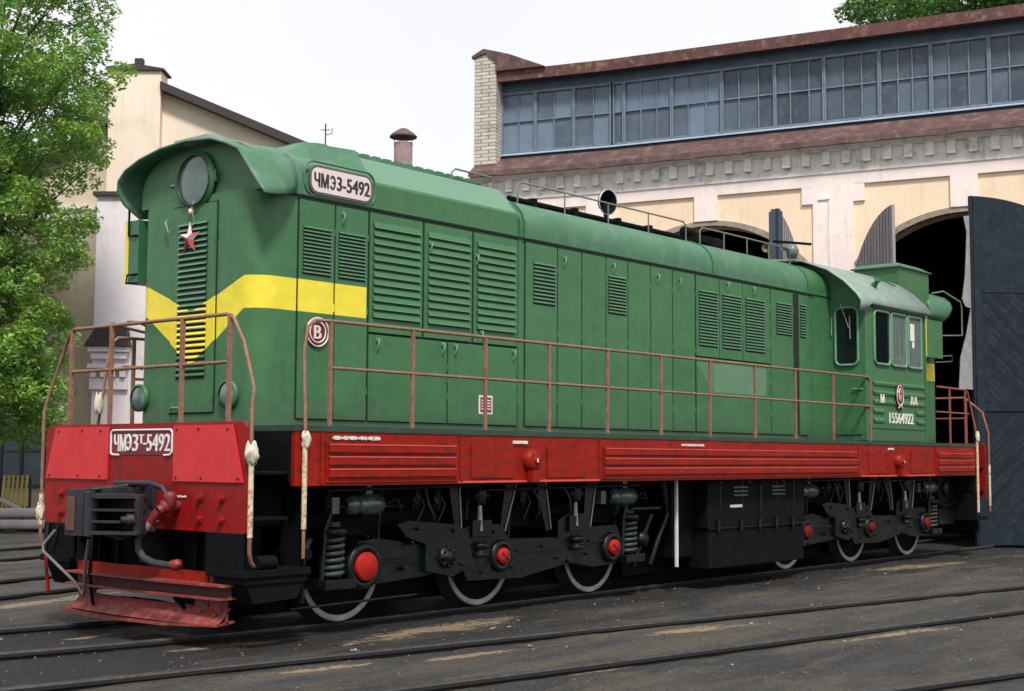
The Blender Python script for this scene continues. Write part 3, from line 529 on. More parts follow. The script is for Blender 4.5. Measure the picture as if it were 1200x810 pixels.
# windows
def barn_window(s0, s1, z0, z1, nx, nz_):
    b = MB(); fbox(b, lf, s0 - .08, s0, -.01, .05, z0 - .08, z1 + .08); fbox(b, lf, s1, s1 + .08, -.01, .05, z0 - .08, z1 + .08); fbox(b, lf, s0, s1, -.01, .05, z0 - .08, z0); fbox(b, lf, s0, s1, -.01, .05, z1, z1 + .08)
    for i in range(1, nx): x = s0 + (s1 - s0) * i / nx; fbox(b, lf, x - .04, x + .04, 0, .045, z0, z1)
    for i in range(1, nz_): z = z0 + (z1 - z0) * i / nz_; fbox(b, lf, s0, s1, 0, .04, z - .02, z + .02)
    w_ = b.build('window', BLKP, wb); b = MB(); fbox(b, lf, s0, s1, .003, .012, z0, z1); b.build('pane', mat('dim_blue_pane', (.03, .06, .08), (.06, .10, .12), rough=.2, scale=2), w_)
barn_window(-3.7, -2.15, .85, 2.5, 3, 2); barn_window(-7.2, -5.2, .85, 2.5, 3, 2); barn_window(-6.0, -4.6, 4.2, 6.2, 3, 3)
# moulded hood on the pilaster
b = MB(); b.prism([lf(-1.0, .43, 4.25), lf(.1, .43, 4.25), lf(.02, .43, 4.72), lf(-.72, .43, 4.72)], LN * .3, 0)
b.build('vent_canopy', TAR, wb)
b = MB(); fbox(b, lf, -.92, .05, .42, .66, 4.12, 4.24); fbox(b, lf, -.86, 0, .42, .60, 3.95, 4.10); fbox(b, lf, -.92, .05, .42, .66, 3.72, 3.82)
for i in range(4): fbox(b, lf, -.86 + i * .24, -.73 + i * .24, .42, .6, 3.5, 3.7)
fbox(b, lf, -.9, .03, .42, .52, 3.2, 3.48); b.build('vent_moulding', LAV, wb)
# chimney and aerial on its roof
ch = thing('chimney', 'round rusty brown stack with a conical cap rising above the roof', 'chimney', (24.1, 20.7, 8.6), root=True)
b = MB(); b.lathe((24.1, 20.7, 0), (0, 0, 1), [(8, .01), (8, .30), (11.82, .305), (11.82, .28), (11.6, .0)], 24); b.build('stack', mat('grey_mauve_stack', (.22, .15, .15), (.15, .11, .11), rough=.75, scale=3, dirt=(.10, .08, .08), dirt_amt=.5), ch)
b = MB(); b.lathe((24.1, 20.7, 0), (0, 0, 1), [(12.02, .0), (12.0, .44), (12.04, .455), (12.14, .36), (12.30, .12), (12.33, 0)], 24)
for i in range(4): an = i * math.pi / 2 + .4; b.cyl((24.1 + .29 * math.cos(an), 20.7 + .29 * math.sin(an), 11.7), (24.1 + .32 * math.cos(an), 20.7 + .32 * math.sin(an), 12.05), .015, 6)
b.build('cap', mat('rust_cap', (.06, .045, .045), (.12, .08, .07), rough=.8, scale=4), ch)
b = MB(); b.tube([(19.1, 18.9, 9), (19.1, 18.9, 11.24)], .022, 6); b.tube([(19.0, 19.0, 11.05), (19.2, 18.8, 11.05)], .012, 6); b.tube([(19.1, 18.9, 10.9), (19.22, 18.75, 10.95), (19.22, 18.75, 11.1)], .012, 6)
tag(b.build('aerial', BLKP), 'thin aerial mast on the workshop roof left of the brown stack', 'aerial')

# ================================================================== YARD ITEMS (left)
def atl(u, D, z=-.1):   # point at image column u and depth D
    P = Vector((-7.372, -10.6974, 1.5743)) + (fw + rt * ((u - 600) / 1611.13)) * D; return Vector((P.x, P.y, z))
for i, (z_, D, lab) in enumerate([(.34, 29.6, 'upper of two long white pipes lying in front of the workshop'), (.10, 29.4, 'lower of two long white pipes lying in front of the workshop')]):
    p0 = atl(-60, D); p1 = atl(135, D + .6); b = MB(); b.tube([(p0.x, p0.y, z_), (p1.x, p1.y, z_)], .105, 14); tag(b.build('pipe', mat('whitewashed_pipe', (.55, .52, .50), (.42, .40, .40), rough=.7, dirt=(.2, .15, .13), dirt_amt=.5, scale=3)), lab, 'pipe', 'white pipes lying by the workshop')
bn = thing('slatted_barrier', 'small yellow slatted barrier leaning below the dark workshop window', 'barrier', tuple(atl(22, 31)), root=True)
b = MB()
for i in range(6):
    p = atl(9 + i * 5.2, 31); q = atl(11 + i * 5.2, 31.2); b.tube([(p.x, p.y, .35), (q.x, q.y, 1.12)], .032, 4)
b.build('slat', mat('dull_yellow_paint', (.50, .42, .10), (.40, .33, .10), rough=.7, scale=4), bn)
b = MB()
for z_ in (.4, 1.05): p = atl(5, 31.25); q = atl(42, 31.25); b.tube([(p.x, p.y, z_), (q.x, q.y, z_)], .03, 6)
for u in (6, 41): p = atl(u, 31.3); b.tube([(p.x, p.y, -.12), (p.x, p.y, 1.1)], .03, 6)
b.build('frame', BLKP, bn)
b = MB()
def blob(bb, c, rx, ry, rz, seed, m=0):
    n1, n2 = 14, 8; vs_ = []
    for j in range(n2 + 1):
        ph = math.pi * j / n2
        for i in range(n1):
            th = 2 * math.pi * i / n1; d = Vector((math.sin(ph) * math.cos(th), math.sin(ph) * math.sin(th), math.cos(ph))); k = 1 + .45 * mn.noise(d * 2.2 + Vector((seed, 0, 0)))
            vs_.append(Vector(c) + Vector((d.x * rx, d.y * ry, d.z * rz)) * k)
    bb.add(vs_, [(j * n1 + i, j * n1 + (i + 1) % n1, (j + 1) * n1 + (i + 1) % n1, (j + 1) * n1 + i) for j in range(n2) for i in range(n1)], m, False)
for i in range(26):
    p = atl(random.uniform(-40, 60), random.uniform(30.2, 31)); blob(b, (p.x, p.y, random.uniform(-.08, .22)), random.uniform(.1, .35), random.uniform(.1, .35), random.uniform(.08, .2), i, random.choice((0, 0, 1)))
tag(b.build('rubble_heap', [mat('grey_rubble', (.14, .13, .12), (.08, .08, .08), rough=.95, scale=5), mat('light_rubble', (.32, .29, .25), (.22, .2, .18), rough=.95, scale=5)]), 'grey heap of rubble and scrap below the workshop window', 'rubble', kind='stuff')
b = MB()
p0, p1 = atl(-30, 31.4), atl(62, 30.3); b.tube([(p0.x, p0.y, .9), (p1.x, p1.y, .12)], .06, 8)
tag(b.build('timber_pole', mat('pale_timber', (.42, .38, .32), (.3, .27, .23), rough=.9, scale=4)), 'pale timber pole slanting down across the rubble heap', 'pole')

# ================================================================== TREES
def crown_mesh(name, blobs, per, leafsize, m, parent, seed=0):
    r_ = np.random.default_rng(seed); C = []; 
    for (x, y, z, rad) in blobs:
        n = int(per * rad * rad); d = r_.normal(size=(n, 3)); d /= np.linalg.norm(d, axis=1)[:, None]; rr = rad * r_.uniform(.25, 1.0, n) ** .5
        C.append(np.array([x, y, z]) + d * rr[:, None] * np.array([1, 1, .62]))
    C = np.concatenate(C); n = len(C)
    nr = r_.normal(size=(n, 3)); nr[:, 2] = np.abs(nr[:, 2]) + .7; nr /= np.linalg.norm(nr, axis=1)[:, None]
    a = np.cross(nr, r_.normal(size=(n, 3))); a /= np.linalg.norm(a, axis=1)[:, None]; c = np.cross(nr, a); s_ = leafsize * r_.uniform(.6, 1.3, n)[:, None]
    V = np.stack([C - a * s_, C - c * s_ * .45 + nr * s_ * .12, C + a * s_, C + c * s_ * .45 + nr * s_ * .12], 1).reshape(-1, 3)
    me = bpy.data.meshes.new(name); me.vertices.add(len(V)); me.vertices.foreach_set('co', V.ravel()); me.loops.add(len(V)); me.loops.foreach_set('vertex_index', np.arange(len(V)))
    me.polygons.add(n); me.polygons.foreach_set('loop_start', np.arange(n) * 4); me.polygons.foreach_set('loop_total', np.full(n, 4)); me.materials.append(m); me.update(); me.validate()
    o = bpy.data.objects.new(name, me); col.objects.link(o); o.parent = parent; o.location = -parent.location; return o
def branches(base, ends, r0, m, parent, top):
    b = MB(); base = Vector(base); tp_ = Vector(top); mid = base.lerp(tp_, .5) + Vector((.15, -.1, 0)); b.tube([base, base.lerp(mid, .5), mid, mid.lerp(tp_, .5), tp_], [r0, r0 * .85, r0 * .7, r0 * .45, r0 * .12], 10)
    for e in ends:
        e = Vector(e); k = max(.15, min(.9, (e.z - base.z) / (tp_.z - base.z) - .2)); s_ = base.lerp(mid, k * 2) if k < .5 else mid.lerp(tp_, k * 2 - 1)
        m_ = s_.lerp(e, .5) + Vector((0, 0, .25)); b.tube([s_, m_, e], [r0 * .2, r0 * .1, .008], 5)
    return b.build('trunk', m, parent)
def in_profile(P, prof):
    return True
tb = atl(-35, 28.5); tr = thing('leafy_tree', 'tall bright green leafy tree in front of the workshop at the left edge', 'tree', tuple(tb), root=True)
# crown outline measured as half-widths towards the right at given heights (m), from the photograph's depth
outline = [(1.9, 1.9), (2.6, 2.2), (3.4, 2.35), (4.2, 2.2), (4.8, 2.35), (5.6, 2.6), (6.4, 2.55), (6.9, 2.35), (7.6, 2.6), (8.6, 3.0), (9.4, 3.2), (10.4, 3.3), (11.2, 2.9), (12.2, 2.3), (13, 1.5)]
oz = [o[0] for o in outline]; ow = [o[1] * 1.0 for o in outline]
blobs = []; ends = []
for i in range(720):
    z = random.uniform(1.9, 13); wmax = float(np.interp(z, oz, ow)); an = random.uniform(0, 2 * math.pi); rr = wmax * math.sqrt(random.uniform(.03, 1.0)); rad = random.uniform(.25, .52)
    rr = max(0, rr - rad * .55); p = Vector((tb.x, tb.y, 0)) + LR * (rr * math.cos(an)) + LN * (rr * math.sin(an) * 1.0)
    blobs.append((p.x, p.y, z, rad))
    if i % 4 == 0: ends.append((p.x, p.y, z)) if i % 12 == 0 else None
crown_mesh('crown', blobs, 1250, .060, LEAF, tr, 3); branches((tb.x, tb.y, -.15), ends, .2, BARK, tr, (tb.x + .3, tb.y, 12.3))
for (u, D, zc, rw, rh, lab, sd) in [(1120, 62, 21.6, 5.2, 3.4, 'distant green tree showing above the depot roof at the upper right', 21), (1235, 60, 22, 5, 4.6, 'tree at the right frame edge behind the depot roof', 22)]:
    p = atl(u, D); t_ = thing('leafy_tree', lab, 'tree', tuple(p), root=True); bl = []; en = []
    for i in range(170):
        d = Vector((random.gauss(0, 1), random.gauss(0, 1), random.gauss(0, 1))).normalized() * (random.random() ** .4); q_ = (p.x + d.x * rw, p.y + d.y * rw, zc + d.z * rh)
        bl.append((*q_, random.uniform(.6, 1.1))); (i % 6 == 0) and en.append(q_)
    crown_mesh('crown', bl, 230, .13, LEAF2, t_, sd); branches((p.x, p.y, -.15), en, .4, BARK, t_, (p.x, p.y, zc + rh * .7))

# ================================================================== LOCOMOTIVE (x along its length from the front sheet, near side y<0, rail top z=0)
LC = Vector((8, 0, 0))
loco = thing('diesel_locomotive', 'long green diesel locomotive with red frame skirt and yellow chevron on its nose', 'locomotive', LC, root=True)
def part(b, name, mats, parent=None, **kw): return b.build(name, mats, parent if parent is not None else loco, **kw)
def loft_y(prof, x): return [(x, y, z) for y, z in prof]
# --- frame, deck
b = MB(); b.box(.5, -1.50, 1.36, 15.55, 1.50, 1.80); b.box(.02, -1.35, 1.36, .5, -.95, 1.80) if 0 else None
b.box(.03, -.95, 1.1, .52, .95, 1.82); b.box(15.5, -.95, 1.1, 16.0, .95, 1.82); part(b, 'underframe', BK)
b = MB(); b.box(.5, -1.57, 1.80, 15.6, 1.57, 1.85); b.box(.04, -.95, 1.825, .5, .95, 1.855); b.box(15.6, -.95, 1.825, 16.05, .95, 1.855); part(b, 'running_board', mat('dark_green_deck', (.02, .06, .035), (.015, .03, .02), rough=.7, scale=3))
# --- red skirts
def skirt(sg):
    y0 = sg * 1.56; b = MB(); yo = y0 + sg * .012
    b.box(.51, y0, 1.32, 15.58, sg * 1.51, 1.80)
    # pressed ribbed panels
    for (xa, xb) in ((.86, 2.56), (4.96, 11.15), (13.98, 15.48)):
        b.box(xa, yo, 1.345, xb, y0, 1.715, 0)
        for z in (1.395, 1.505, 1.615): b.box(xa + .02, yo + sg * .022, z, xb - .02, yo, z + .075, 0); b.box(xa + .02, yo + sg * .026, z + .064, xb - .02, yo + sg * .0225, z + .076, 1)
    for (xa, xb) in ((2.78, 3.42), (3.98, 4.62), (11.55, 12.25), (13.0, 13.7)):
        b.box(xa, yo, 1.37, xb, y0, 1.71, 0); 
    b.box(2.6, yo, 1.325, 4.9, y0, 1.345, 1); b.box(11.3, yo, 1.325, 13.9, y0, 1.345, 1)
    for x in (2.62, 4.90, 11.2, 13.92, .80): b.box(x, yo, 1.33, x + .035, y0, 1.79, 0)
    b.box(.51, yo + sg * .01, 1.735, 15.58, y0, 1.80, 0) if 0 else None
    s_ = part(b, 'side_skirt', [RS, LINE], bevel=.004)
    for x in (3.70, 12.55):
        b = MB(); b.lathe((x, y0, 1.55), (0, sg, 0), [(0, .125), (.02, .125), (.05, .11), (.075, .10), (.085, .08), (.085, 0)], 22); b.lathe((x, y0 + sg * .085, 1.55), (0, sg, 0), [(0, .035), (.02, .03), (.024, 0)], 12); b.box(x - .06, y0 + sg * .015, 1.33, x + .06, y0 + sg * .09, 1.45)
        l_ = part(b, 'jacking_socket', RS, s_)
    if sg < 0:
        b = MB()
        for (x0, n, z, h) in ((.94, 34, 1.745, .035), (3.42, 13, 1.735, .032), (6.55, 26, 1.74, .026), (12.2, 10, 1.74, .03)):
            x = x0
            for i in range(n):
                ww = random.uniform(.012, .024); 
                if random.random() > .15: hh = h * random.choice((.6, 1, 1)); b.box(x, y0 - .0255, z - hh / 2, x + ww * .75, y0 - .001, z + hh / 2) if random.random() < .5 else b.box(x, y0 - .0255, z - hh / 2, x + ww * .4, y0 - .001, z + hh / 2)
                x += ww
        b.box(3.69, y0 - .112, 1.53, 3.71, y0 - .108, 1.57); b.box(12.54, y0 - .112, 1.53, 12.56, y0 - .108, 1.56)
        part(b, 'inscription', WHITE, s_)
    return s_
skirt(-1); skirt(1)
# --- front and rear end sheets
def end_sheet(sg):
    X = 0 if sg < 0 else 16.1; q_ = lambda d: X + sg * d   # d outwards
    b = MB(); W = 1.53
    out_ = [(-W, .93), (W, .93), (W + .02, 1.34), (W, 1.82), (W - .05, 1.87), (-W + .05, 1.87), (-W, 1.82), (-W - .02, 1.34)]
    b.prism([(q_(0), y, z) for y, z in out_], (-sg * .03, 0, 0)); s_ = part(b, 'buffer_beam', RF, bevel=.006)
    for sy in (-1, 1):
        b = MB(); b.prism([(q_(.002), sy * y, z) for y, z in ((.535 if sy < 0 else .46, 1.845), (1.36, 1.845), (1.515, 1.355), (.545 if sy < 0 else .47, 1.355))], (sg * .014, 0, 0)); c_ = part(b, 'cover_plate', RC, s_, bevel=.004)
        b = MB()
        for y, z in ((.59, 1.81), (.9, 1.815), (1.30, 1.81), (.59, 1.39), (.95, 1.39), (1.45, 1.39)): b.lathe((q_(.016), sy * y, z), (sg, 0, 0), [(0, .016), (.008, .012), (.009, 0)], 8)
        part(b, 'screw', RF, c_)
        for y in (.93, 1.23):
            for z in (1.03, 1.215):
                b = MB(); b.lathe((q_(0), sy * y, z), (sg, 0, 0), [(0, .04), (.012, .04), (.014, .03), (.04, .028), (.042, 0)], 6, smooth=False); part(b, 'bolt', RF, s_)
    b = MB(); b.box(q_(0), -.9, 1.342, q_(.008), .45, 1.352) if 0 else None
    return s_
fs = end_sheet(-1); rs_ = end_sheet(1)
b = MB(); r_ = [(.47, 1.60), (.47, 1.785), (.44, 1.81), (-.44, 1.81), (-.47, 1.785), (-.47, 1.61), (-.44, 1.585), (.44, 1.585)]
YN = -.045
b.prism([(-.002, y + YN, z) for y, z in r_], (-.004, 0, 0)); npl = part(b, 'number_plate', mat('dark_red_plate', (.16, .012, .022), rough=.5), fs)
b = MB()
def frame_seg(p, q, wdt=.012): b.tube([(-.008, p[0] + YN, p[1]), (-.008, q[0] + YN, q[1])], wdt, 4)
for p, q in zip(r_[:7], r_[1:8]):
    if abs(p[1] - q[1]) < 1e-3 and p[1] < 1.6: continue
    frame_seg(p, q)
frame_seg((.44, 1.585), (.34, 1.585)); frame_seg((-.44, 1.585), (-.35, 1.582)); frame_seg((.47, 1.60), (.44, 1.585)); part(b, 'plate_border', WHITE, npl)
def thicken(o, sh, dz):
    me = o.data; n = len(me.vertices); vs_ = [v.co.copy() for v in me.vertices]; fs_ = [tuple(p.vertices) for p in me.polygons]; V = []; F = []
    for k in (-1, 0, 1):
        V += [v + Vector(sh) * k + Vector(dz) * k for v in vs_]; F += [tuple(i + n * (k + 1) for i in f_) for f_ in fs_]
    m_ = bpy.data.meshes.new(me.name); m_.from_pydata([tuple(v) for v in V], [], F); m_.materials.append(me.materials[0]); o.data = m_
def glyph_e(nm, P, m, parent, r_):
    """the letter Э: an open bow with a middle bar; P maps (u,v) in the unit cell to a point"""
    b = MB(); arc = [(.02, .80), (.16, .95), (.42, 1.0), (.70, .92), (.90, .72), (.96, .5), (.90, .28), (.70, .08), (.42, 0), (.16, .05), (.02, .20)]
    b.tube([P(u, v) for u, v in arc], r_, 4); b.tube([P(.34, .5), P(.95, .5)], r_ * .93, 4); return part(b, nm, m, parent)
def ftext(nm, s_, yc, zc, h, w_, m, parent, x=-.008, bold=.0):
    o = text(nm, s_, (x, yc, zc), (0, -1, 0), (0, 0, 1), h, w_, m, parent, ext=.003, bold=0); thicken(o, (0, .0035, 0), (-.0007, 0, 0)); return o
ftext('lettering', 'ЧМ', .325 + YN, 1.695, .155, .185, WHITE, npl); glyph_e('lettering', lambda u, v: (-.009, .214 + YN - .062 * u, 1.625 + .14 * v), WHITE, npl, .0125); ftext('lettering', '3', .088 + YN, 1.695, .155, .082, WHITE, npl); ftext('lettering', 'т', -.005 + YN, 1.728, .082, .075, WHITE, npl); ftext('lettering', '-', -.062 + YN, 1.685, .018, .05, WHITE, npl); ftext('lettering', '5492', -.265 + YN, 1.695, .155, .345, WHITE, npl)
b = MB(); [b.box(-.003, -.47 - i * .014, 1.215, -.006, -.479 - i * .014, 1.215 + random.uniform(.012, .02)) for i in range(19)]; part(b, 'inscription', WHITE, fs)

# --- steps (four corner stairs), ladders of treads between stanchions
def steps(cx0, cx1, sg):
    b = MB()
    for z in (1.42, 1.03): b.box(cx0 + .04, sg * 1.50, z, cx1 - .002, sg * 1.02, z + .03)
    b.box(cx0 + .04, sg * 1.0, .45, cx1 + .1, sg * 1.02, 1.8)
    b.box(cx0 - .02, sg * 1.56, .56, cx1 + .22, sg * 1.05, .62); b.box(cx0 + .02, sg * 1.54, .50, cx1 + .2, sg * 1.1, .56)
    b.prism([(cx0 + .02, sg * 1.52, .56), (cx1 + .2, sg * 1.52, .56), (cx1 + .1, sg * 1.52, .36), (cx0 + .12, sg * 1.52, .34)], (0, -sg * .35, 0))
    b.box(cx1 + .17, sg * 1.5, .3, cx1 + .2, sg * 1.2, 1.35); b.box(cx0 - .01, sg * 1.52, .6, cx0 + .02, sg * 1.02, .93)
    b.tube([(cx0 + .15, sg * 1.5, .68), (cx0 + .35, sg * 1.5, .68)], .06, 10); b.tube([(cx1 + .28, sg * 1.45, .72), (cx1 + .28, sg * 1.0, .72)], .05, 8)
    part(b, 'step', BK, bevel=.006)
for sg in (-1, 1): steps(.0, .5, sg)
def steps_r(sg):
    b = MB()
    for z in (1.42, 1.03): b.box(15.6, sg * 1.50, z, 16.08, sg * 1.02, z + .03)
    b.box(15.58, sg * 1.56, .56, 16.1, sg * 1.05, .62); b.box(15.58, sg * 1.0, .4, 16.08, sg * 1.02, 1.8); b.box(15.6, sg * 1.54, .60, 15.63, sg * 1.0, 1.32); part(b, 'step', BK)
for sg in (-1, 1): steps_r(sg)

# --- hood bodies ------------------------------------------------------
HWd = .93
def rounded_plan(x0, x1, r_, hw, front=True, back=False):
    pts = []
    n = 6
    if front:
        pts += [(x0 + r_ - r_ * math.cos(a), -hw + r_ - r_ * math.sin(a)) for a in [math.pi / 2 * i / n for i in range(n, -1, -1)]][:]  # near corner from side to front
    else: pts += [(x0, -hw)]
    return pts
def hood_shell(x0, x1, z0, z1, corner, at_front):
    """vertical shell; rounded corners at one end"""
    n = 7; r_ = corner; hw = HWd; pts = []
    if at_front:
        for i in range(n + 1): a = math.pi / 2 * i / n; pts.append((x0 + r_ - r_ * math.sin(a), hw - r_ + r_ * math.cos(a)))
        for i in range(n + 1): a = math.pi / 2 * i / n; pts.append((x0 + r_ - r_ * math.cos(a), -hw + r_ - r_ * math.sin(a)))
        pts += [(x1, -hw), (x1, hw)]
    else:
        pts = [(x0, hw), (x0, -hw)]
        for i in range(n + 1): a = math.pi / 2 * i / n; pts.append((x1 - r_ + r_ * math.sin(a), -hw + r_ - r_ * math.cos(a)))
        for i in range(n + 1): a = math.pi / 2 * i / n; pts.append((x1 - r_ + r_ * math.cos(a), hw - r_ + r_ * math.sin(a)))
    b = MB(); N = len(pts); A = [(x, y, z0) for x, y in pts]; B = [(x, y, z1) for x, y in pts]
    b.add(A + B, [(i, (i + 1) % N, (i + 1) % N + N, i + N) for i in range(N)], 0, False); b.add(B, [tuple(range(N))]); b.add(A, [tuple(range(N - 1, -1, -1))])
    for i in range(len(b.f)): b.sm[i] = len(b.f[i]) == 4
    return b
ho = part(hood_shell(.57, 11.62, 1.85, 4.04, .22, True), 'hood_body', G)
for p_ in ho.data.polygons: p_.use_smooth = False
ho.data.polygons.foreach_set('use_smooth', [(len(p_.vertices) == 4 and p_.area < .3) for p_ in ho.data.polygons])
# upper front: face fills up to the roof under the canopy
half = [(-.945, 4.03), (-.95, 4.12), (-.945, 4.21), (-.90, 4.32), (-.80, 4.42), (-.62, 4.50), (-.35, 4.56)]
mir = lambda h: [(-y, z) for y, z in h[::-1]]
roof_prof = half + [(0, 4.58)] + mir(half)
hl_ = [(-1.02, 3.95), (-1.10, 4.08), (-1.125, 4.20), (-1.09, 4.31), (-.98, 4.40), (-.74, 4.48), (-.40, 4.54)]
hr_ = [(-1.19, 3.92), (-1.115, 4.0), (-1.01, 4.12), (-.90, 4.25), (-.79, 4.38), (-.60, 4.46), (-.38, 4.53)]
flare0 = hl_ + [(0, 4.56)] + mir(hl_); flare = hr_ + [(0, 4.56)] + mir(hl_)
lerp_prof = lambda A, B, t_: [(a[0] + (b_[0] - a[0]) * t_, a[1] + (b_[1] - a[1]) * t_) for a, b_ in zip(A, B)]
b = MB(); inner = [(y * .975, z - .012) for y, z in roof_prof]
b.loft([loft_y(inner, .60), loft_y(inner, 1.0)], smooth=False); part(b, 'end_wall', G)
def canopy(xa, xb, flare=flare):
    secs = [loft_y(lerp_prof(flare, roof_prof, min(1, t_) ** 1.5 if t_ < 1 else 1), xa + (xb - xa) * t_) for t_ in (0, .12, .25, .4, .55, .7, .85, 1.0)]
    # front edge swoops back towards the lower ends
    sw = []
    for s_, t_ in zip(secs, (0, .12, .25, .4, .55, .7, .85, 1.0)):
        row = []
        for (x, y, z) in s_:
            k = max(0, (4.30 - z) / .33) if (y > 0 or xa > 5) else 0; row.append((x + (xb - xa) * .34 * k * k * (1 - t_), y, z))
        sw.append(row)
    b = MB(); b.loft(sw, cap=False); return b
part(canopy(.42, 1.0), 'canopy', GD, solid=.02); part(canopy(15.80, 15.2, flare0), 'canopy', GD, solid=.02)
# roof sections
b = MB(); b.loft([loft_y(roof_prof, 1.0), loft_y(roof_prof, 2.03)], cap=True); rf = part(b, 'roof', GD)
b = MB(); b.loft([[(1.16, -.72, 4.30), (1.16, -.60, 4.50), (1.16, .60, 4.50), (1.16, .72, 4.30)], [(1.36, -.78, 4.36), (1.36, -.62, 4.63), (1.36, .62, 4.63), (1.36, .78, 4.36)], [(2.025, -.86, 4.36), (2.025, -.64, 4.66), (2.025, .64, 4.66), (2.025, .86, 4.36)]], smooth=False); part(b, 'fan_housing', GD, rf)
for yy in (-.34, .34):
    b = MB(); b.lathe((1.66, yy, 4.642), (-.04, 0, 1), [(0, .21), (.035, .21), (.04, .17), (.012, .15)], 24, 0); b.lathe((1.66, yy, 4.655), (-.04, 0, 1), [(0, .16), (.004, 0)], 20, 1); part(b, 'fan_hatch', [GD, DK], rf)
rad = [(-.945, 4.03), (-.945, 4.27), (-.93, 4.30), (-.67, 4.575), (-.62, 4.60), (.62, 4.60), (.67, 4.575), (.93, 4.30), (.945, 4.27), (.945, 4.03)]
b = MB(); b.loft([loft_y(rad, 2.03), loft_y(rad, 4.24)], smooth=False)
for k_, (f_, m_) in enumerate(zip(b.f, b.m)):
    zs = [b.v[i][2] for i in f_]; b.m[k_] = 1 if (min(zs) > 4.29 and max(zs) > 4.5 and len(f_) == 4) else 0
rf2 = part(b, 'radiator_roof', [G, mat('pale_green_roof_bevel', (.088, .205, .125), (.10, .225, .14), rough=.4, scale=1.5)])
b = MB()
for x in (4.23, 4.31): b = MB(); b.loft([loft_y([(y * 1.018, z + .012) for y, z in roof_prof], x), loft_y([(y * 1.018, z + .012) for y, z in roof_prof], x + .03)], smooth=False, cap=True); part(b, 'roof_rib', GT)
b = MB(); b.box(2.06, -.54, 4.60, 4.05, .54, 4.665); [b.box(2.1 + .16 * i_, -.50, 4.665, 2.2 + .16 * i_, .50, 4.69) for i_ in range(12)]; part(b, 'shutter_frame', GD, rf2)
for (xa, xb) in ((4.24, 8.27), (8.27, 10.90), (10.90, 11.62)):
    b = MB(); b.loft([loft_y(roof_prof, xa), loft_y(roof_prof, xb - .012)], cap=True); part(b, 'roof', GD if xa < 10.8 else G)
for x in (8.25, 10.88):
    b = MB(); p2 = [(y * 1.012, z + .01) for y, z in roof_prof]; b.loft([loft_y(p2, x), loft_y(p2, x + .035)], smooth=False); part(b, 'roof_rib', GT)
b = MB()   # vertical strip below ribs
for x in (4.24, 10.86): b = MB(); b.box(x, -.942, 1.86, x + .05, -.93, 4.03); part(b, 'body_seam', G)
b = MB(); b.box(11.0, -.942, 1.86, 11.03, -.93, 4.0); part(b, 'body_seam', G)
b = MB()
for sg in (-1, 1): b.box(.78, sg * .955, 4.012, 11.1, sg * .92, 4.030); b.box(.78, sg * .958, 4.031, 11.1, sg * .94, 4.040, 1)
part(b, 'drip_rail_and_shade', [DK, GD])  # near-black strip paints the shadow line under the roof overhang
# roof hand rails
def rrail(x0, x1, y, z0, h, n, m=GD):
    b = MB(); z = z0 + h; b.tube([(x0, y, z0), (x0, y, z - .05), (x0 + .06, y, z), (x1 - .06, y, z), (x1, y, z - .05), (x1, y, z0)], .011, 6)
    for i in range(1, n): x = x0 + (x1 - x0) * i / n; b.tube([(x, y, z0), (x, y, z)], .010, 6)
    part(b, 'roof_rail', m)
RRM = mat('faded_rail_paint', (.10, .14, .10), (.17, .16, .11), rough=.6, scale=9)
for y in (-.60, .60): rrail(4.62, 8.15, y, 4.50, .26, 4, RRM); rrail(8.5, 11.0, y, 4.50, .24, 4, RRM); rrail(3.5, 4.2, y, 4.59, .14, 1, RRM)
b = MB(); b.tube([(4.6, -.48, 4.575), (8.1, -.48, 4.575)], .035, 8); 
for x in (5.0, 5.8, 6.7, 7.4): b.box(x, -.53, 4.53, x + .07, -.44, 4.63)
part(b, 'roof_pipe', BK)
# searchlight-like dark bowl on roof, tilted
cdir = Vector((-.12, -1, -.12)).normalized(); bc = Vector((7.05, -.1, 4.93))
b = MB(); k_ = .66
b.lathe(bc, cdir, [(d * k_, r_ * k_) for d, r_ in [(0, .235), (.015, .25), (.03, .24), (.02, .215), (-.06, .14), (-.13, .05), (-.14, 0)]], 24, 0); b.lathe(bc, cdir, [(d * k_, r_ * k_) for d, r_ in [(-.01, .232), (-.10, .18), (-.18, .09), (-.2, 0)]], 24, 0); b.lathe(bc + cdir * .012, cdir, [(0, .157), (.012, .170), (-.01, .168)], 24, 1)
b.tube([bc - cdir * .08, bc + Vector((.05, .0, -.4))], .03, 8); part(b, 'exhaust_flap', [BK, PINK])
b = MB(); b.lathe((9.6, .1, 4.6), (0, 0, 1), [(0, .34), (.14, .36), (.16, .3), (.16, 0)], 24); b.box(8.7, -.4, 4.6, 9.2, .4, 4.70); part(b, 'roof_hatch', BK)
b = MB(); b.lathe((8.25, -.5, 4.66), (1, 0, 0), [(0, 0), (.0, .07), (.2, .07), (.2, 0)], 12); part(b, 'roof_clamp', BK)
b = MB(); b.lathe((10.62, -.42, 4.72), (-1, -.3, 0), [(-.3, .025), (-.05, .03), (0, .065), (.02, .07), (.0, .055), (-.04, 0)], 16); b.tube([(10.7, -.42, 4.55), (10.7, -.42, 4.72)], .02, 6); part(b, 'horn', mat('tarnished_horn', (.16, .10, .07), (.10, .07, .05), rough=.5, scale=8))
b = MB(); b.tube([(10.6, -.55, 4.81), (11.2, -.85, 4.81)], .02, 6, 1); b.lathe((11.22, -.52, 4.74), (0, 0, 1), [(-.12, .0), (-.11, .07), (0, .105), (.09, .07), (.11, 0)], 16); b.tube([(10.95, -.5, 4.76), (11.15, -.52, 4.75)], .03, 6); part(b, 'roof_lamp', [mat('grey_green_metal', (.14, .17, .15), rough=.4), BK])

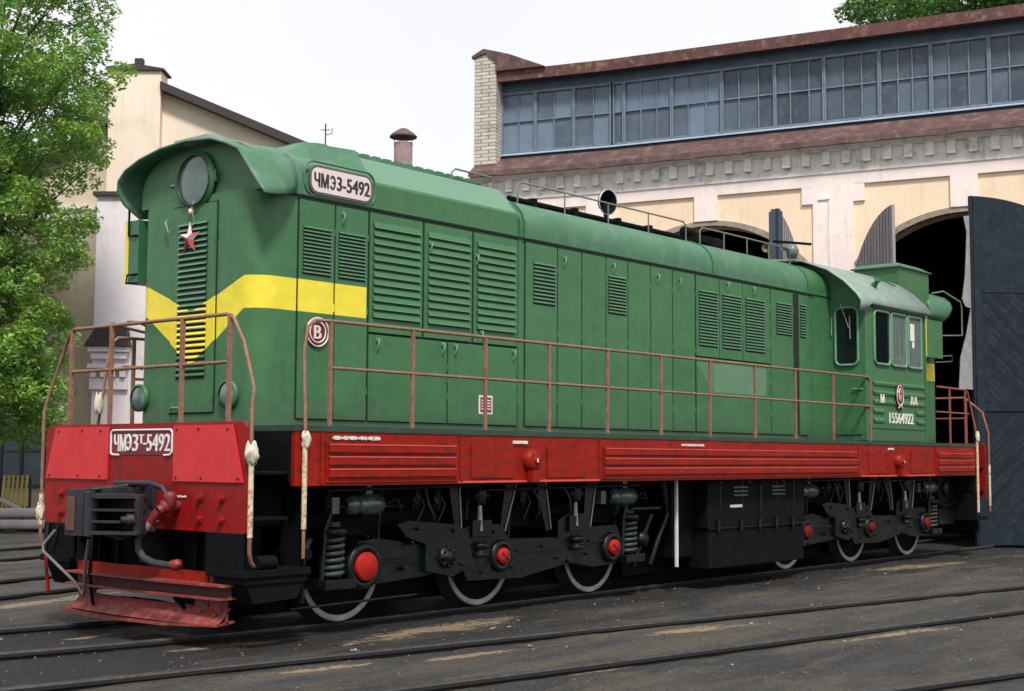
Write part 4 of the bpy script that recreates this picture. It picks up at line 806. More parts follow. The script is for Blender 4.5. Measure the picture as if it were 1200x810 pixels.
# --- side number plate in the roof band
b = MB(); n = 5; PR = .11
def rrect(x0, x1, z0, z1, r_, y):
    P = []
    for cx_, cz_, a0 in ((x1 - r_, z1 - r_, 0), (x0 + r_, z1 - r_, 90), (x0 + r_, z0 + r_, 180), (x1 - r_, z0 + r_, 270)):
        for i in range(n + 1): a = R(a0 + 90 * i / n); P.append((cx_ + r_ * math.cos(a), y, cz_ + r_ * math.sin(a)))
    return P
b.prism(rrect(1.14, 1.96, 4.055, 4.335, .10, -.950), (0, -.018, 0)); nb = part(b, 'number_board', mat('number_board_frame', (.10, .09, .09), rough=.5), bevel=.003)
b = MB(); b.prism(rrect(1.165, 1.935, 4.078, 4.312, .08, -.969), (0, -.003, 0)); part(b, 'board_face', PINK, nb)
def stext(nm, s_, xc, zc, h, w_, m, parent, y=-.94, bold=.0):
    o = text(nm, s_, (xc, y, zc), (1, 0, 0), (0, 0, 1), h, w_, m, parent, ext=.003, bold=0); thicken(o, (.0045, 0, 0), (0, -.0006, 0)); return o
stext('lettering', 'ЧМ', 1.285, 4.195, .135, .175, BLKP, nb, y=-.9735); glyph_e('lettering', lambda u, v: (1.400 + .06 * u, -.9745, 4.135 + .12 * v), BLKP, nb, .0095); stext('lettering', '3-5492', 1.70, 4.195, .135, .43, BLKP, nb, y=-.9735)
# housing trim around the board
b = MB(); P = rrect(1.09, 2.01, 4.045, 4.37, .12, -.952); b.tube(P + [P[0]], .011, 6, 0, False); part(b, 'board_surround', GD, nb)

# --- doors on the near and far side
def louvre(b, x0, x1, z0, z1, n_, y, sg, depth=.022, cover=.52):
    """horizontal pressed louvres: 0 slat, 1 dark backing painting the shade under the slats, 2 paler lip"""
    b.box(x0, y, z0, x1, y + sg * .002, z1, 1); pt = (z1 - z0) / n_
    for i in range(n_):
        zt = z1 - pt * i; zb = zt - pt * cover; d = sg * depth; lp = min(.009, pt * .22)
        P = [(x0, y + sg * .002, zt), (x1, y + sg * .002, zt), (x1, y + d, zb + lp), (x0, y + d, zb + lp), (x1, y + d, zb), (x0, y + d, zb), (x0, y + sg * .002, zb), (x1, y + sg * .002, zb)]
        b.add(P, [(0, 1, 2, 3) if sg < 0 else (3, 2, 1, 0), (0, 3, 5, 6), (1, 7, 4, 2), (5, 4, 7, 6)], 0); b.add(P, [(3, 2, 4, 5)], 2)
def handle(b, x, z, y, sg, h=.12):
    b.tube([(x, y, z + h / 2), (x + .01, y + sg * .035, z + h / 2), (x - .01, y + sg * .04, z), (x, y, z - h / 2)], .009, 6); b.box(x - .014, y, z + h / 2 - .02, x + .014, y + sg * .02, z + h / 2 + .015)
HM = mat('door_handle_paint', (.08, .20, .13), (.15, .27, .19), rough=.45, scale=12)
ZB, ZT = 1.93, 3.985
LIPY = mat('pale_slat_lip', (.20, .38, .27), (.14, .30, .2), rough=.5, scale=8)  # paler colour on the lower lip of each slat
doors = [ # x0,x1,z0,z1,[louvres],(handle positions)
 (1.045, 1.485, ZB, ZT, [(1.09, 1.44, 3.28, 3.74, 13)], [], 0), (1.505, 1.925, ZB, ZT, [(1.54, 1.89, 3.28, 3.74, 13)], [(1.58, 3.86)], 0),
 (1.955, 2.70, 2.80, ZT, [(2.0, 2.66, 2.93, 3.90, 12)], [(2.80, 3.72)], 1), (2.73, 3.46, 2.80, ZT, [(2.78, 3.42, 2.93, 3.90, 12)], [(3.52, 3.68)], 1), (3.49, 4.21, 2.80, ZT, [(3.54, 4.17, 2.93, 3.90, 12)], [(3.6, 2.86)], 1),
 (1.955, 3.08, ZB, 2.775, [], [(2.06, 2.67), (3.0, 2.69)], 0), (3.10, 4.21, ZB, 2.775, [], [(3.19, 2.69), (4.14, 2.69)], 0),
 (4.36, 4.92, ZB, ZT, [(4.49, 4.88, 3.30, 3.78, 11)], [], 0), (4.94, 5.38, ZB, ZT, [], [(5.04, 3.83)], 0), (5.40, 5.86, ZB, ZT, [], [], 0),
 (5.88, 6.31, ZB, ZT, [(5.91, 6.28, 3.31, 3.78, 12)], [(6.0, 3.86)], 0), (6.33, 6.80, ZB, ZT, [], [], 0), (6.82, 7.29, ZB, ZT, [], [(6.95, 3.83)], 0), (7.31, 7.82, ZB, ZT, [], [(7.45, 3.83)], 0),
 (7.86, 8.42, 2.92, ZT, [(7.92, 8.38, 3.05, 3.80, 18)], [], 0), (8.44, 9.02, 2.92, ZT, [(8.5, 8.98, 3.05, 3.80, 18)], [(8.62, 3.9)], 0), (9.04, 9.78, 2.92, ZT, [(9.1, 9.62, 3.05, 3.80, 18)], [(9.3, 3.9)], 0),
 (7.86, 9.78, ZB, 2.90, [], [(9.3, 2.8)], 0), (9.80, 10.44, ZB, ZT, [(9.95, 10.4, 3.35, 3.82, 12)], [], 0), (10.62, 10.85, ZB, ZT, [(10.65, 10.82, 3.35, 3.85, 12)], [], 0)]
for sg in (-1, 1):
    for (x0, x1, z0, z1, lv, hd, big) in doors:
        y = sg * HWd; b = MB(); b.box(x0 - .012, y, z0 - .012, x1 + .012, y + sg * .003, z1 + .012, 1)
        b.box(x0 + .002, y + sg * .004, z0, x1 - .002, y + sg * .018, z1, 0)
        if not big:
            for zz in (z0 + .25, (z0 + z1) / 2, z1 - .3): b.tube([(x1 - .0, y + sg * .018, zz), (x1 - .0, y + sg * .018, zz + .07)], .010, 6, 0)
        d_ = part(b, 'hood_door', [G, DK], bevel=.0025)
        for l in lv:
            b = MB(); louvre(b, *l, y + sg * .0185, sg, .016 if not big else .026, .52 if not big else .80)
            if big: xx0, xx1, zz0, zz1 = l[:4]; 
            part(b, 'louvre', [G, LSH if big else DK, HM], d_)
        if hd:
            for (hx, hz) in hd:
                b = MB(); handle(b, hx, hz, y + sg * .018, sg); part(b, 'handle', HM, d_)
b = MB(); b.box(10.455, -.934, ZB, 10.60, -.931, ZT); part(b, 'open_doorway', DK)
b = MB(); b.box(3.58, -.949, 2.04, 3.80, -.953, 2.24); sp = part(b, 'warning_plate', WHITE)
b = MB(); b.box(3.60, -.954, 2.06, 3.78, -.956, 2.22); part(b, 'plate_face', mat('faded_red_plate', (.22, .04, .04), rough=.6), sp)
b = MB(); [b.box(3.615, -.957, z, 3.765, -.9575, z + .012) for z in (2.09, 2.12, 2.15, 2.18)]; part(b, 'plate_line', PINK, sp)
# round badge
bx, bz = 1.275, 2.745
b = MB(); b.lathe((bx, -.951, bz), (0, -1, 0), [(0, .145), (.012, .145), (.014, 0)], 32); bd = part(b, 'round_badge', DRED)
b = MB()
for rr in (.135, .098): b.tube([(bx + rr * math.cos(R(a)), -.967, bz + rr * math.sin(R(a))) for a in range(0, 361, 12)], .009, 4, 0, False)
part(b, 'badge_ring', PINK, bd); stext('badge_letter', 'B', bx, bz, .125, .085, PINK, bd, y=-.967, bold=.02)

# --- front face details (x=.57)
XF = .57
b = MB(); b.box(XF, -.35, 1.97, XF - .003, .35, 3.975, 1); b.box(XF - .004, -.335, 1.985, XF - .018, .335, 3.96, 0); fd = part(b, 'nose_door', [G, DK], bevel=.0025)
def louvre_x(b, y0, y1, z0, z1, n_, x, depth=.018):
    b.box(x0_ := x, y0, z0, x - .002, y1, z1, 1); pt = (z1 - z0) / n_
    for i in range(n_):
        zt = z1 - pt * i; zb = zt - pt * .5; lp = .010
        P = [(x - .002, y0, zt), (x - .002, y1, zt), (x - depth, y1, zb + lp), (x - depth, y0, zb + lp), (x - depth, y1, zb), (x - depth, y0, zb), (x - .002, y0, zb), (x - .002, y1, zb)]
        b.add(P, [(3, 2, 1, 0), (6, 5, 3, 0), (1, 2, 4, 7), (6, 7, 4, 5)], 0); b.add(P, [(5, 4, 2, 3)], 2 if zb > 2.72 else 0)
b = MB(); louvre_x(b, -.215, .225, 2.30, 3.80, 27, XF - .019); part(b, 'louvre', [G, DK, LIPY], fd)
b = MB(); b.tube([(XF - .02, .41, 3.86), (XF - .06, .40, 3.84), (XF - .05, .36, 3.72)], .011, 6); part(b, 'handle', HM, fd)
for z_ in (2.1, 2.9, 3.6): b = MB(); b.box(XF - .018, -.345, z_, XF - .03, -.33, z_ + .1); part(b, 'hinge', G, fd)
b = MB(); b.tube([(XF - .02, .30, 2.02), (XF - .07, .22, 2.03), (XF - .02, .15, 2.03)], .01, 6); part(b, 'handle', HM, fd)
# star
def star(x, yc, zc, ro, ri, parent):
    b = MB(); P = []
    for i in range(10):
        a = math.pi / 2 + i * math.pi / 5; r_ = ro if i % 2 == 0 else ri; P.append((x, yc - r_ * math.cos(a), zc + r_ * math.sin(a)))
    C = (x - .035, yc, zc)
    for i in range(10): b.add([P[i], P[(i + 1) % 10], C], [(0, 1, 2)], i % 2)
    b.add(P, [tuple(range(9, -1, -1))], 0); return part(b, 'red_star', [STARR, PINK], parent)
b = MB(); b.tube([(XF - .02, .0, 4.02), (XF - .05, 0, 3.93), (XF - .035, -.02, 3.8), (XF - .04, .03, 3.72)], .006, 6, 0); b.lathe((XF - .02, .03, 3.90), (-1, 0, 0), [(0, .03), (.03, .028), (.032, 0)], 10, 1); part(b, 'lamp_cable', [STL, PINK])
star(XF - .046, .03, 3.64, .165, .062, loco)
# headlight
b = MB(); b.lathe((XF, .0, 4.20), (-1, 0, 0), [(0, .285), (.015, .285), (.018, .268), (.04, .262), (.045, .245), (.03, .24)], 40); b.box(XF, -.29, 4.16, XF - .02, -.315, 4.27); b.lathe((XF - .02, .335, 4.18), (-1, 0, 0), [(0, .02), (.03, .02), (.03, 0)], 8); hl = part(b, 'headlight', GT)
b = MB(); b.lathe((XF, .0, 4.20), (-1, 0, 0), [(.026, .24), (.034, .18), (.040, .08), (.042, 0)], 40); part(b, 'lens', LENS, hl)
b = MB(); b.tube([(XF - .042, .245 * math.cos(R(a)), 4.20 + .245 * math.sin(R(a))) for a in range(0, 361, 10)], .012, 6, 0, False); part(b, 'lens_ring', BLKP, hl)
for yc in (.80, -.58):
    b = MB(); b.lathe((XF + .1, yc, 2.14), (-1, 0, 0), [(-.15, .12), (.09, .125), (.115, .135), (.145, .135), (.15, .118)], 28); ml = part(b, 'marker_lamp', G)
    b = MB(); b.lathe((XF - .04, yc, 2.14), (-1, 0, 0), [(-.01, .119), (.008, .09), (.014, 0)], 28); part(b, 'lens', LENSM, ml)
b = MB(); b.box(.46, -.30, 4.545, .95, .22, 4.595); part(b, 'roof_plate', GL)
# --- side screens at the hood ends (far front, near rear)
def screen(x0, x1, sg, front):
    b = MB(); y0, y1 = sg * .95, sg * 1.17; b.box(x0, y0, 3.30, x1, y1, 3.93, 0); b.box(x0 - .012, y0, 3.30, x0 - .002, y1 - sg * .051, 3.93, 0 if front else 1)
    b.box(x0 - .012, y1 + sg * .001, 3.30, x0 + .05, y1 + sg * .01, 3.93, 1)
    if front: b.box(x0 - .013, y1 - sg * .05, 3.30, x0 - .003, y1, 3.93, 1)
    s_ = part(b, 'side_screen', [G if not front else GT, YE]); b = MB()
    b.tube([(x0 - .02, y1 - sg * .06, 4.05), (x0 - .02, y1 - sg * .06, 3.78), (x0 - .03, y0, 3.77)], .012, 6); b.tube([(x0 - .015, y0, 3.38), (x0 - .04, y1 - sg * .08, 3.38), (x0 - .04, y1 - sg * .06, 3.30), (x0 - .015, y0, 3.29)], .010, 6)
    part(b, 'bracket', BK, s_)
screen(.60, 1.0, 1, True)
# --- cab ---------------------------------------------------------------
CX0, CX1, CY = 11.62, 13.80, 1.50
cprof = [(-CY, 1.86), (-CY, 3.95), (-1.44, 4.03), (-1.25, 4.22), (-1.0, 4.40), (-.6, 4.56), (0, 4.62), (.6, 4.56), (1.0, 4.40), (1.25, 4.22), (1.44, 4.03), (CY, 3.95), (CY, 1.86)]
b = MB(); b.loft([loft_y(cprof, CX0), loft_y(cprof, CX1)], smooth=False, cap=True); b.add([(CX0, -CY, 1.86), (CX0, CY, 1.86), (CX1, CY, 1.86), (CX1, -CY, 1.86)], [(0, 1, 2, 3)])
cab = part(b, 'cab_body', G)
crp = [(-1.545, 3.78), (-1.57, 3.92), (-1.50, 4.03), (-1.29, 4.24), (-1.02, 4.43), (-.6, 4.595), (0, 4.66), (.6, 4.595), (1.02, 4.43), (1.29, 4.24), (1.50, 4.03), (1.57, 3.92), (1.545, 3.78)]
b = MB()
def crow(x, k): return [(x + k * max(0, 4.25 - z) * .15, y, z if not (abs(y) > 1.53 and x > CX0 + .1) else max(z, 3.915)) for y, z in crp]
b.loft([crow(11.36, 0), crow(11.5, 0), [(11.72, y, max(z, 3.90)) for y, z in crp], [(13.86, y, max(z, 3.90)) for y, z in crp]], cap=False)
crf = part(b, 'cab_roof', GL, solid=.025)
b = MB(); b.lathe((12.35, -1.30, 4.25), (-.2, -.7, .7), [(0, .05), (.02, .05), (.1, .03), (.12, .05), (.14, 0)], 12); b.tube([(13.0, -1.0, 4.47), (13.2, -1.08, 4.44), (13.35, -1.2, 4.36)], .012, 6); part(b, 'roof_fitting', GT, crf)
# side windows
def rr_pts(a0, a1, z0, z1, r_, fn):
    P = []
    for cx_, cz_, s0 in ((a1 - r_, z1 - r_, 0), (a0 + r_, z1 - r_, 90), (a0 + r_, z0 + r_, 180), (a1 - r_, z0 + r_, 270)):
        for i in range(5): a = R(s0 + 90 * i / 4); P.append(fn(cx_ + r_ * math.cos(a), cz_ + r_ * math.sin(a)))
    return P
for sg in (-1, 1):
    fn = lambda a, z, d=.0: (a, sg * (CY + d), z)
    for i, (a0, a1, gm) in enumerate(((11.90, 12.44, GLS), (12.50, 13.02, GLC), (13.09, 13.58, GLC))):
        b = MB(); P = rr_pts(a0, a1, 3.02, 3.83, .09 if i == 0 else .04, lambda a, z: fn(a, z, .012)); b.tube(P + [P[0]], .024, 6, 0, False); wn_ = part(b, 'cab_window', HM)
        b = MB(); b.prism(rr_pts(a0, a1, 3.02, 3.83, .09 if i == 0 else .04, lambda a, z: fn(a, z, .002)), (0, sg * .006, 0)); part(b, 'glass', gm, wn_)
        if i == 2: b = MB(); b.box(13.18, sg * (CY + .009), 3.45, 13.34, sg * (CY + .011), 3.72); b.box(13.25, sg * (CY + .009), 3.34, 13.33, sg * (CY + .011), 3.44); part(b, 'curtain', WHITE, wn_)
    b = MB(); b.box(11.85, sg * (CY + .005), 3.87, 13.75, sg * (CY + .04), 3.885); part(b, 'window_drip', GT)
    # corrugated lower side
    b = MB()
    for z in (2.16, 2.30, 2.44, 2.58, 2.72):
        y = sg * CY
        segs = ((11.86, 12.22), (13.38, 13.68)) if z in (2.16, 2.30) else ((11.86, 13.68),)
        for xa, xb in segs: b.add([(xa, y, z + .045), (xb, y, z + .045), (xb, y + sg * .022, z + .01), (xa, y + sg * .022, z + .01), (xb, y + sg * .018, z - .02), (xa, y + sg * .018, z - .02), (xb, y, z - .035), (xa, y, z - .035)], [(0, 1, 2, 3), (3, 2, 4, 5), (5, 4, 6, 7)])
    b.box(11.70, sg * CY, 2.05, 13.70, sg * (CY + .012), 2.06) ; part(b, 'pressed_rib', G, cab)
    b = MB(); b.box(13.72, sg * CY, 1.88, 13.75, sg * (CY + .012), 3.9); b.box(11.62, sg * CY, 1.86, 13.80, sg * (CY + .01), 1.885); part(b, 'corner_strip', GT, cab)
stext('lettering', '15564922', 12.83, 2.215, .165, .86, WHITE, cab, y=-1.505, bold=.015)
stext('lettering', 'М', 12.12, 2.50, .13, .12, WHITE, cab, y=-1.526, bold=.02); stext('lettering', 'Д.Д.', 13.25, 2.50, .13, .26, WHITE, cab, y=-1.526, bold=.02)
b = MB(); b.lathe((12.72, -1.525, 2.55), (0, -1, 0), [(0, .0), (.0, .001), (.01, .14), (.014, 0)], 24)
for i in range(len(b.v)): x, y, z = b.v[i]; b.v[i] = (x, y, 2.55 + (z - 2.55) * 1.5)
em = part(b, 'emblem', DRED)
b = MB(); P = [(12.72 + .115 * math.cos(R(a)), -1.537, 2.56 + .165 * math.sin(R(a))) for a in range(0, 361, 15)]; b.tube(P, .008, 4, 0, False); part(b, 'emblem_rim', PINK, em)
b = MB(); b.prism([(12.72 + .055 * math.cos(R(a)), -1.538, 2.585 + .10 * math.sin(R(a))) for a in range(0, 360, 20)], (0, -.004, 0)); part(b, 'emblem_centre', PINK, em)
b = MB(); b.tube([(12.64, -1.540, 2.37), (12.80, -1.540, 2.45)], .008, 4); b.tube([(12.80, -1.5405, 2.37), (12.64, -1.5405, 2.45)], .008, 4); part(b, 'emblem_ribbon', PINK, em)
b = MB(); b.tube([(12.72, -1.545, 2.50), (12.72, -1.545, 2.66)], .010, 4); b.tube([(12.68, -1.546, 2.60), (12.76, -1.546, 2.60)], .008, 4); part(b, 'emblem_mark', DRED, em)
# cab front windows and doors beside the hood
for sg in (-1, 1):
    fx = lambda a, z, d=0: (CX0 - d, sg * a, z)
    b = MB(); P = rr_pts(1.02, 1.39, 2.99, 3.86, .09, lambda a, z: fx(a, z, .012)); b.tube(P + [P[0]], .022, 6, 0, False); wn_ = part(b, 'cab_front_window', HM)
    b = MB(); b.prism(rr_pts(1.02, 1.39, 2.99, 3.86, .09, lambda a, z: fx(a, z, .002)), (-.006, 0, 0)); part(b, 'glass', GLS, wn_)
    b = MB(); b.tube([(CX0 - .03, sg * 1.12, 3.92), (CX0 - .05, sg * 1.26, 3.55)], .009, 5); b.tube([(CX0 - .04, sg * 1.27, 3.72), (CX0 - .04, sg * 1.28, 3.38)], .010, 5); part(b, 'wiper', STL, wn_)
    b = MB(); b.box(CX0 - .002, sg * .96, 1.95, CX0 - .016, sg * 1.44, 2.86); part(b, 'cab_door', G, bevel=.004)
b = MB(); b.tube([(CX0 - .02, -.965, 3.72), (CX0 - .03, -.965, 3.45)], .012, 6); b.tube([(CX0 - .02, -1.46, 2.62), (CX0 - .05, -1.3, 2.63)], .012, 6); part(b, 'handle', HM)
# --- rear hood and brake resistor tower
part(hood_shell(13.80, 15.62, 1.85, 4.10, .22, False), 'rear_hood', G)
b = MB(); b.loft([loft_y(inner, 13.80), loft_y(inner, 15.60)], smooth=False); part(b, 'rear_hood_roof', G)
b = MB(); b.box(14.10, -.925, 3.9, 15.28, -.12, 4.78); tw_ = part(b, 'brake_resistor_housing', G)
b = MB(); b.prism([(14.05, -.96, 4.781), (15.33, -.96, 4.781), (15.33, -.07, 4.781), (14.05, -.07, 4.781)], (0, 0, .02)); b.add([(14.07, -.94, 4.802), (15.31, -.94, 4.802), (15.31, -.09, 4.802), (14.07, -.09, 4.802), (14.22, -.84, 4.87), (15.12, -.84, 4.87), (15.12, -.17, 4.87), (14.22, -.17, 4.87)], [(0, 1, 5, 4), (1, 2, 6, 5), (2, 3, 7, 6), (3, 0, 4, 7), (4, 5, 6, 7)]); part(b, 'housing_lid', GD, tw_)
screen(14.52, 15.24, -1, False)
b = MB(); b.tube([(15.45, -.90, 4.46), (15.6, -1.05, 4.50), (15.85, -1.25, 4.32), (15.9, -1.25, 4.2), (15.9, -1.25, 3.74), (15.5, -1.0, 3.72), (15.5, -.93, 3.72)], .016, 6); b.tube([(15.5, -.93, 3.36), (15.68, -1.15, 3.38), (15.68, -1.15, 3.28), (15.5, -.93, 3.26)], .011, 6); part(b, 'mirror_bracket', mat('dull_green_bracket', (.10, .14, .11), (.07, .10, .08), rough=.6))

# --- hand rails ----------------------------------------------------------
def posts_rail(name, posts, zt, zm, z0, m, r_=.019, extra=None):
    b = MB(); b.tube([(x, y, zt) for x, y in posts], r_, 8); b.tube([(x, y, zm) for x, y in posts], r_ * .82, 8)
    for x, y in posts: b.box(x - .018, y - .018, z0, x + .018, y + .018, zt)
    if extra: extra(b)
    return part(b, name, m)
xs_p = [.95, 2.0, 3.05, 4.08, 5.13, 6.20, 7.28, 8.38, 9.46, 10.56, 11.74]
for sg in (-1, 1):
    b = MB(); Y = sg * 1.51
    b.tube([(.6, sg * 1.585, .70), (.6, sg * 1.585, 1.9), (.64, Y, 2.5), (.68, Y, 2.72), (.76, Y, 2.785), (.95, Y, 2.79), (11.66, Y, 2.805), (11.74, Y, 2.76), (11.74, Y, 2.6)], .0165, 8)
    b.tube([(.95, Y, 2.37), (11.74, Y, 2.37)], .015, 8)
    for x in xs_p: b.box(x - .019, Y - .012, 1.85, x + .019, Y + .012, 2.79)
    part(b, 'side_handrail', RUST)
b = MB(); zt, zm = 2.80, 2.385
for sg in (-1, 1):
    b.tube([(.05, 0, zt), (.05, sg * 1.18, zt), (.05, sg * 1.27, zt - .04), (.06, sg * 1.40, 2.55), (.03, sg * 1.585, 2.15), (.0, sg * 1.60, 2.0), (.0, sg * 1.60, .78), (.03, sg * 1.585, .70), (.08, sg * 1.56, .66)], .0175, 8)
    for y in (sg * .55, sg * 1.22): b.box(.035, y - .02, 1.86, .065, y + .02, zt)
    b.tube([(.05, 0, zm), (.05, sg * 1.22, zm)], .016, 8)
    b.tube([(.05, sg * .55, zt + .02), (.5, sg * .95, zt + .03), (.95, sg * 1.1, zt), ], .016, 8) if sg > 0 else None
b.tube([(.05, .35, zm + .02), (.4, .6, zm + .04), (.56, .8, zm + .04)], .014, 6); b.tube([(.05, .3, zt + .02), (.3, .5, zt + .05), (.56, .75, zt + .05)], .014, 6)
part(b, 'front_handrail', RUST)
b = MB()
for sg in (-1, 1):
    b.tube([(15.6, sg * 1.585, .7), (15.6, sg * 1.585, 2.0), (15.55, sg * 1.52, 2.45), (15.45, sg * 1.5, 2.72), (15.35, sg * 1.5, 2.76), (14.2, sg * 1.5, 2.77)], .018, 8)
    b.tube([(14.15, sg * 1.5, 2.36), (15.5, sg * 1.5, 2.36)], .014, 6)
    for x in (14.7, 15.35): b.box(x - .016, sg * 1.5 - .012, 1.85, x + .016, sg * 1.5 + .012, 2.76)
    b.tube([(16.08, 0, 2.66), (16.08, sg * 1.2, 2.66), (16.08, sg * 1.5, 2.4), (16.08, sg * 1.6, 2.05), (16.08, sg * 1.6, .7)], .02, 8); b.tube([(16.05, 0, 2.3), (16.05, sg * 1.22, 2.3)], .015, 6)
    for y in (sg * .5, sg * 1.22): b.box(16.035, y - .02, 1.86, 16.065, y + .02, 2.66)
part(b, 'rear_handrail', RUSTR)
b = MB()
for (x, y, z0, z1) in ((.598, -1.588, .95, 1.80), (.0, -1.603, .9, 1.55), (.0, 1.603, .9, 1.2), (15.6, -1.588, .7, 1.9), (16.08, -1.603, .8, 1.5)):
    b = MB(); b.tube([(x, y, z0), (x, y, z0 + (z1 - z0) * .5), (x, y, z1)], .0235, 8); part(b, 'stanchion_wrap', CREAM)
# rags tied to the rails: things of their own
def rag(c, r_, h, lab, seed):
    b = MB(); n1 = 16; n2 = 9; vs_ = []; rn = random.Random(seed)
    for j in range(n2):
        t_ = j / (n2 - 1); rr = r_ * (.35 + .8 * math.sin(math.pi * (.15 + .7 * t_)))
        for i in range(n1):
            a = 2 * math.pi * i / n1; k = 1 + .5 * mn.noise(Vector((math.cos(a) * 1.7, math.sin(a) * 1.7, t_ * 3 + seed))) + .15 * math.sin(a * 5 + seed)
            vs_.append((c[0] + rr * k * math.cos(a), c[1] + rr * k * math.sin(a) * .8, c[2] - h * t_ + .02 * math.sin(a * 3 + t_ * 4)))
    b.add(vs_, [(j * n1 + i, j * n1 + (i + 1) % n1, (j + 1) * n1 + (i + 1) % n1, (j + 1) * n1 + i) for j in range(n2 - 1) for i in range(n1)], 0, True)
    tag(b.build('rag', CLOTH, solid=.006), lab, 'rag', 'rags tied to the locomotive handrails')
rag((.0, -1.61, 1.69), .046, .17, 'white rag tied on the front corner stanchion beside the red end sheet', 1)
rag((.6, -1.60, 1.78), .035, .12, 'small cream rag knotted on the stanchion in front of the red side skirt', 2)
rag((-.0, 1.61, 1.10), .036, .14, 'dirty rag tied low on the stanchion left of the red end sheet', 3)
rag((15.6, -1.60, 2.05), .03, .16, 'cream rag wound on the rear stanchion near the gate', 4)
rag((.55, 1.50, 2.2), .04, .2, 'pale rag hanging on a stanchion above the left red cover plate', 5)

# --- coupler and front gear
def coupler(sg):
    q = lambda d: (0 if sg < 0 else 16.1) + sg * d * .80
    b = MB(); Bx = lambda d0, y0, z0, d1, y1, z1, m=0: b.box(q(d0), y0, z0, q(d1), y1, z1, m)
    Bx(0, -.30, .90, .05, .30, 1.30)                           # striker plate
    Bx(.0, -.12, .96, .42, .12, 1.20)                          # shank
    # open claw head: guard plate, ribbed frame and jaw
    n0_ = len(b.v)
    b.prism([(q(.30), .30, .88), (q(.30), .14, .88), (q(.74), .13, .88), (q(.78), .20, .88), (q(.78), .36, .88), (q(.70), .40, .88)], (0, 0, .40))
    Bx(.782, .20, .92, .80, .33, 1.22, 1)
    for z0_, z1_ in ((.90, .93), (1.00, 1.02), (1.10, 1.12), (1.21, 1.245)): b.prism([(q(.36), .12, z0_), (q(.34), -.46, z0_), (q(.50), -.50, z0_), (q(.80), -.06, z0_), (q(.80), .02, z0_), (q(.60), .12, z0_)], (0, 0, z1_ - z0_))
    Bx(.76, -.06, .88, .82, .02, 1.27); Bx(.34, -.46, .93, .40, .10, 1.21); Bx(.44, -.50, .90, .52, -.42, 1.24); b.tube([(q(.60), .06, .93), (q(.60), .06, 1.21)], .035, 8)
    b.v[n0_:] = [(x, y + sg * .19 * min(1, abs(x - q(0)) / .6), z) for x, y, z in b.v[n0_:]]
    Bx(.20, -.20, 1.20, .50, .16, 1.30); b.tube([(q(.30), -.50, 1.05), (q(.30), -.30, 1.05)], .07, 12)
    return part(b, 'coupler', [CPL, mat('rusty_claw', (.14, .055, .03), (.08, .035, .025), rough=.8, scale=7, bstr=.5)], bevel=.018)
cp = coupler(-1); coupler(1)
b = MB()   # uncoupling lever and small fittings
b.tube([(-.05, 1.25, .86), (-.12, 1.35, .72), (-.14, 1.30, .66), (-.26, .55, .42), (-.30, .35, .32), (-.34, .28, .36), (-.40, .18, .62), (-.42, .10, .84)], .015, 8, 1)
b.tube([(-.02, 1.42, .92), (-.06, 1.40, .66)], .018, 6); b.tube([(-.03, 1.22, .92), (-.05, 1.28, .70)], .014, 6); part(b, 'uncoupling_lever', [BG, mat('grey_rod', (.16, .155, .15), (.09, .085, .085), rough=.5, scale=9)])
b = MB(); b.tube([(-.06, 1.40, .66), (-.05, 1.38, .45), (-.04, 1.36, .28)], .017, 8); b.box(-.07, 1.34, .26, -.01, 1.38, .28); part(b, 'lever_bracket', RS)
b = MB(); b.tube([(0, -.62, 1.14), (-.12, -.62, 1.14), (-.20, -.60, 1.10)], .045, 12, 0); b.lathe((-.12, -.62, 1.14), (-1, 0, -.1), [(-.05, .062), (0, .066), (.05, .055), (.07, 0)], 14, 0); b.tube([(-.2, -.60, 1.10), (-.24, -.54, 1.0)], .042, 10, 0); b.lathe((-.12, -.66, 1.22), (0, 0, 1), [(-.08, .04), (0, .06), (.04, .05), (.05, 0)], 12, 0)
b.tube([(-.10, -.60, 1.20), (-.12, -.55, 1.30), (-.16, -.42, 1.335), (-.2, .05, 1.33)], .028, 8, 1); part(b, 'brake_pipe_valve', [RUBR, CPL])
pts = [(-.24, -.54, 1.0), (-.28, -.49, .92), (-.30, -.47, .85), (-.31, -.49, .77), (-.31, -.57, .70), (-.31, -.72, .665), (-.30, -.88, .655), (-.30, -.97, .66)]
b = MB(); b.tube(pts, .032, 12, 0); b.tube(pts[:2], .042, 12, 1); b.tube([(-.30, -.97, .66), (-.30, -1.04, .665)], [.045, .035], 10, 2); b.lathe((-.30, -1.03, .665), (0, -1, .1), [(-.03, .048), (.02, .048), (.04, 0)], 10, 2)
for t_ in (.1, .18): b.tube([(-.26, -.51, .95), (-.27, -.495, .93)], .046, 10, 2)
part(b, 'brake_hose', [RUB, mat('pinkish_hose', (.34, .20, .19), (.25, .14, .14), rough=.7, scale=9), RUBR])
b = MB()
for i in range(6): b.tube([(-.02, -.2 + i * .02, 1.33 - i * .0), (-.35, -.1 + i * .06, 1.30 - .03 * i), (-.5, .1, 1.26 - .05 * i)], .014, 6)
b.lathe((-.42, -.55, 1.03), (-1, .2, 0), [(0, .05), (.05, .05), (.06, .03), (.1, .03), (.1, 0)], 10); b.lathe((-.3, -.42, 1.08), (-1, .2, 0), [(0, .07), (.07, .07), (.08, 0)], 10); b.tube([(-.05, -.4, 1.0), (-.4, -.35, .86), (-.5, -.1, .92)], .02, 8); part(b, 'air_hose_bundle', CPL)
b = MB(); b.tube([(-.36, .08, .92), (-.38, .12, .97), (-.40, .0, 1.0), (-.38, -.08, .94)], .03, 6); part(b, 'red_release_handle', RS)
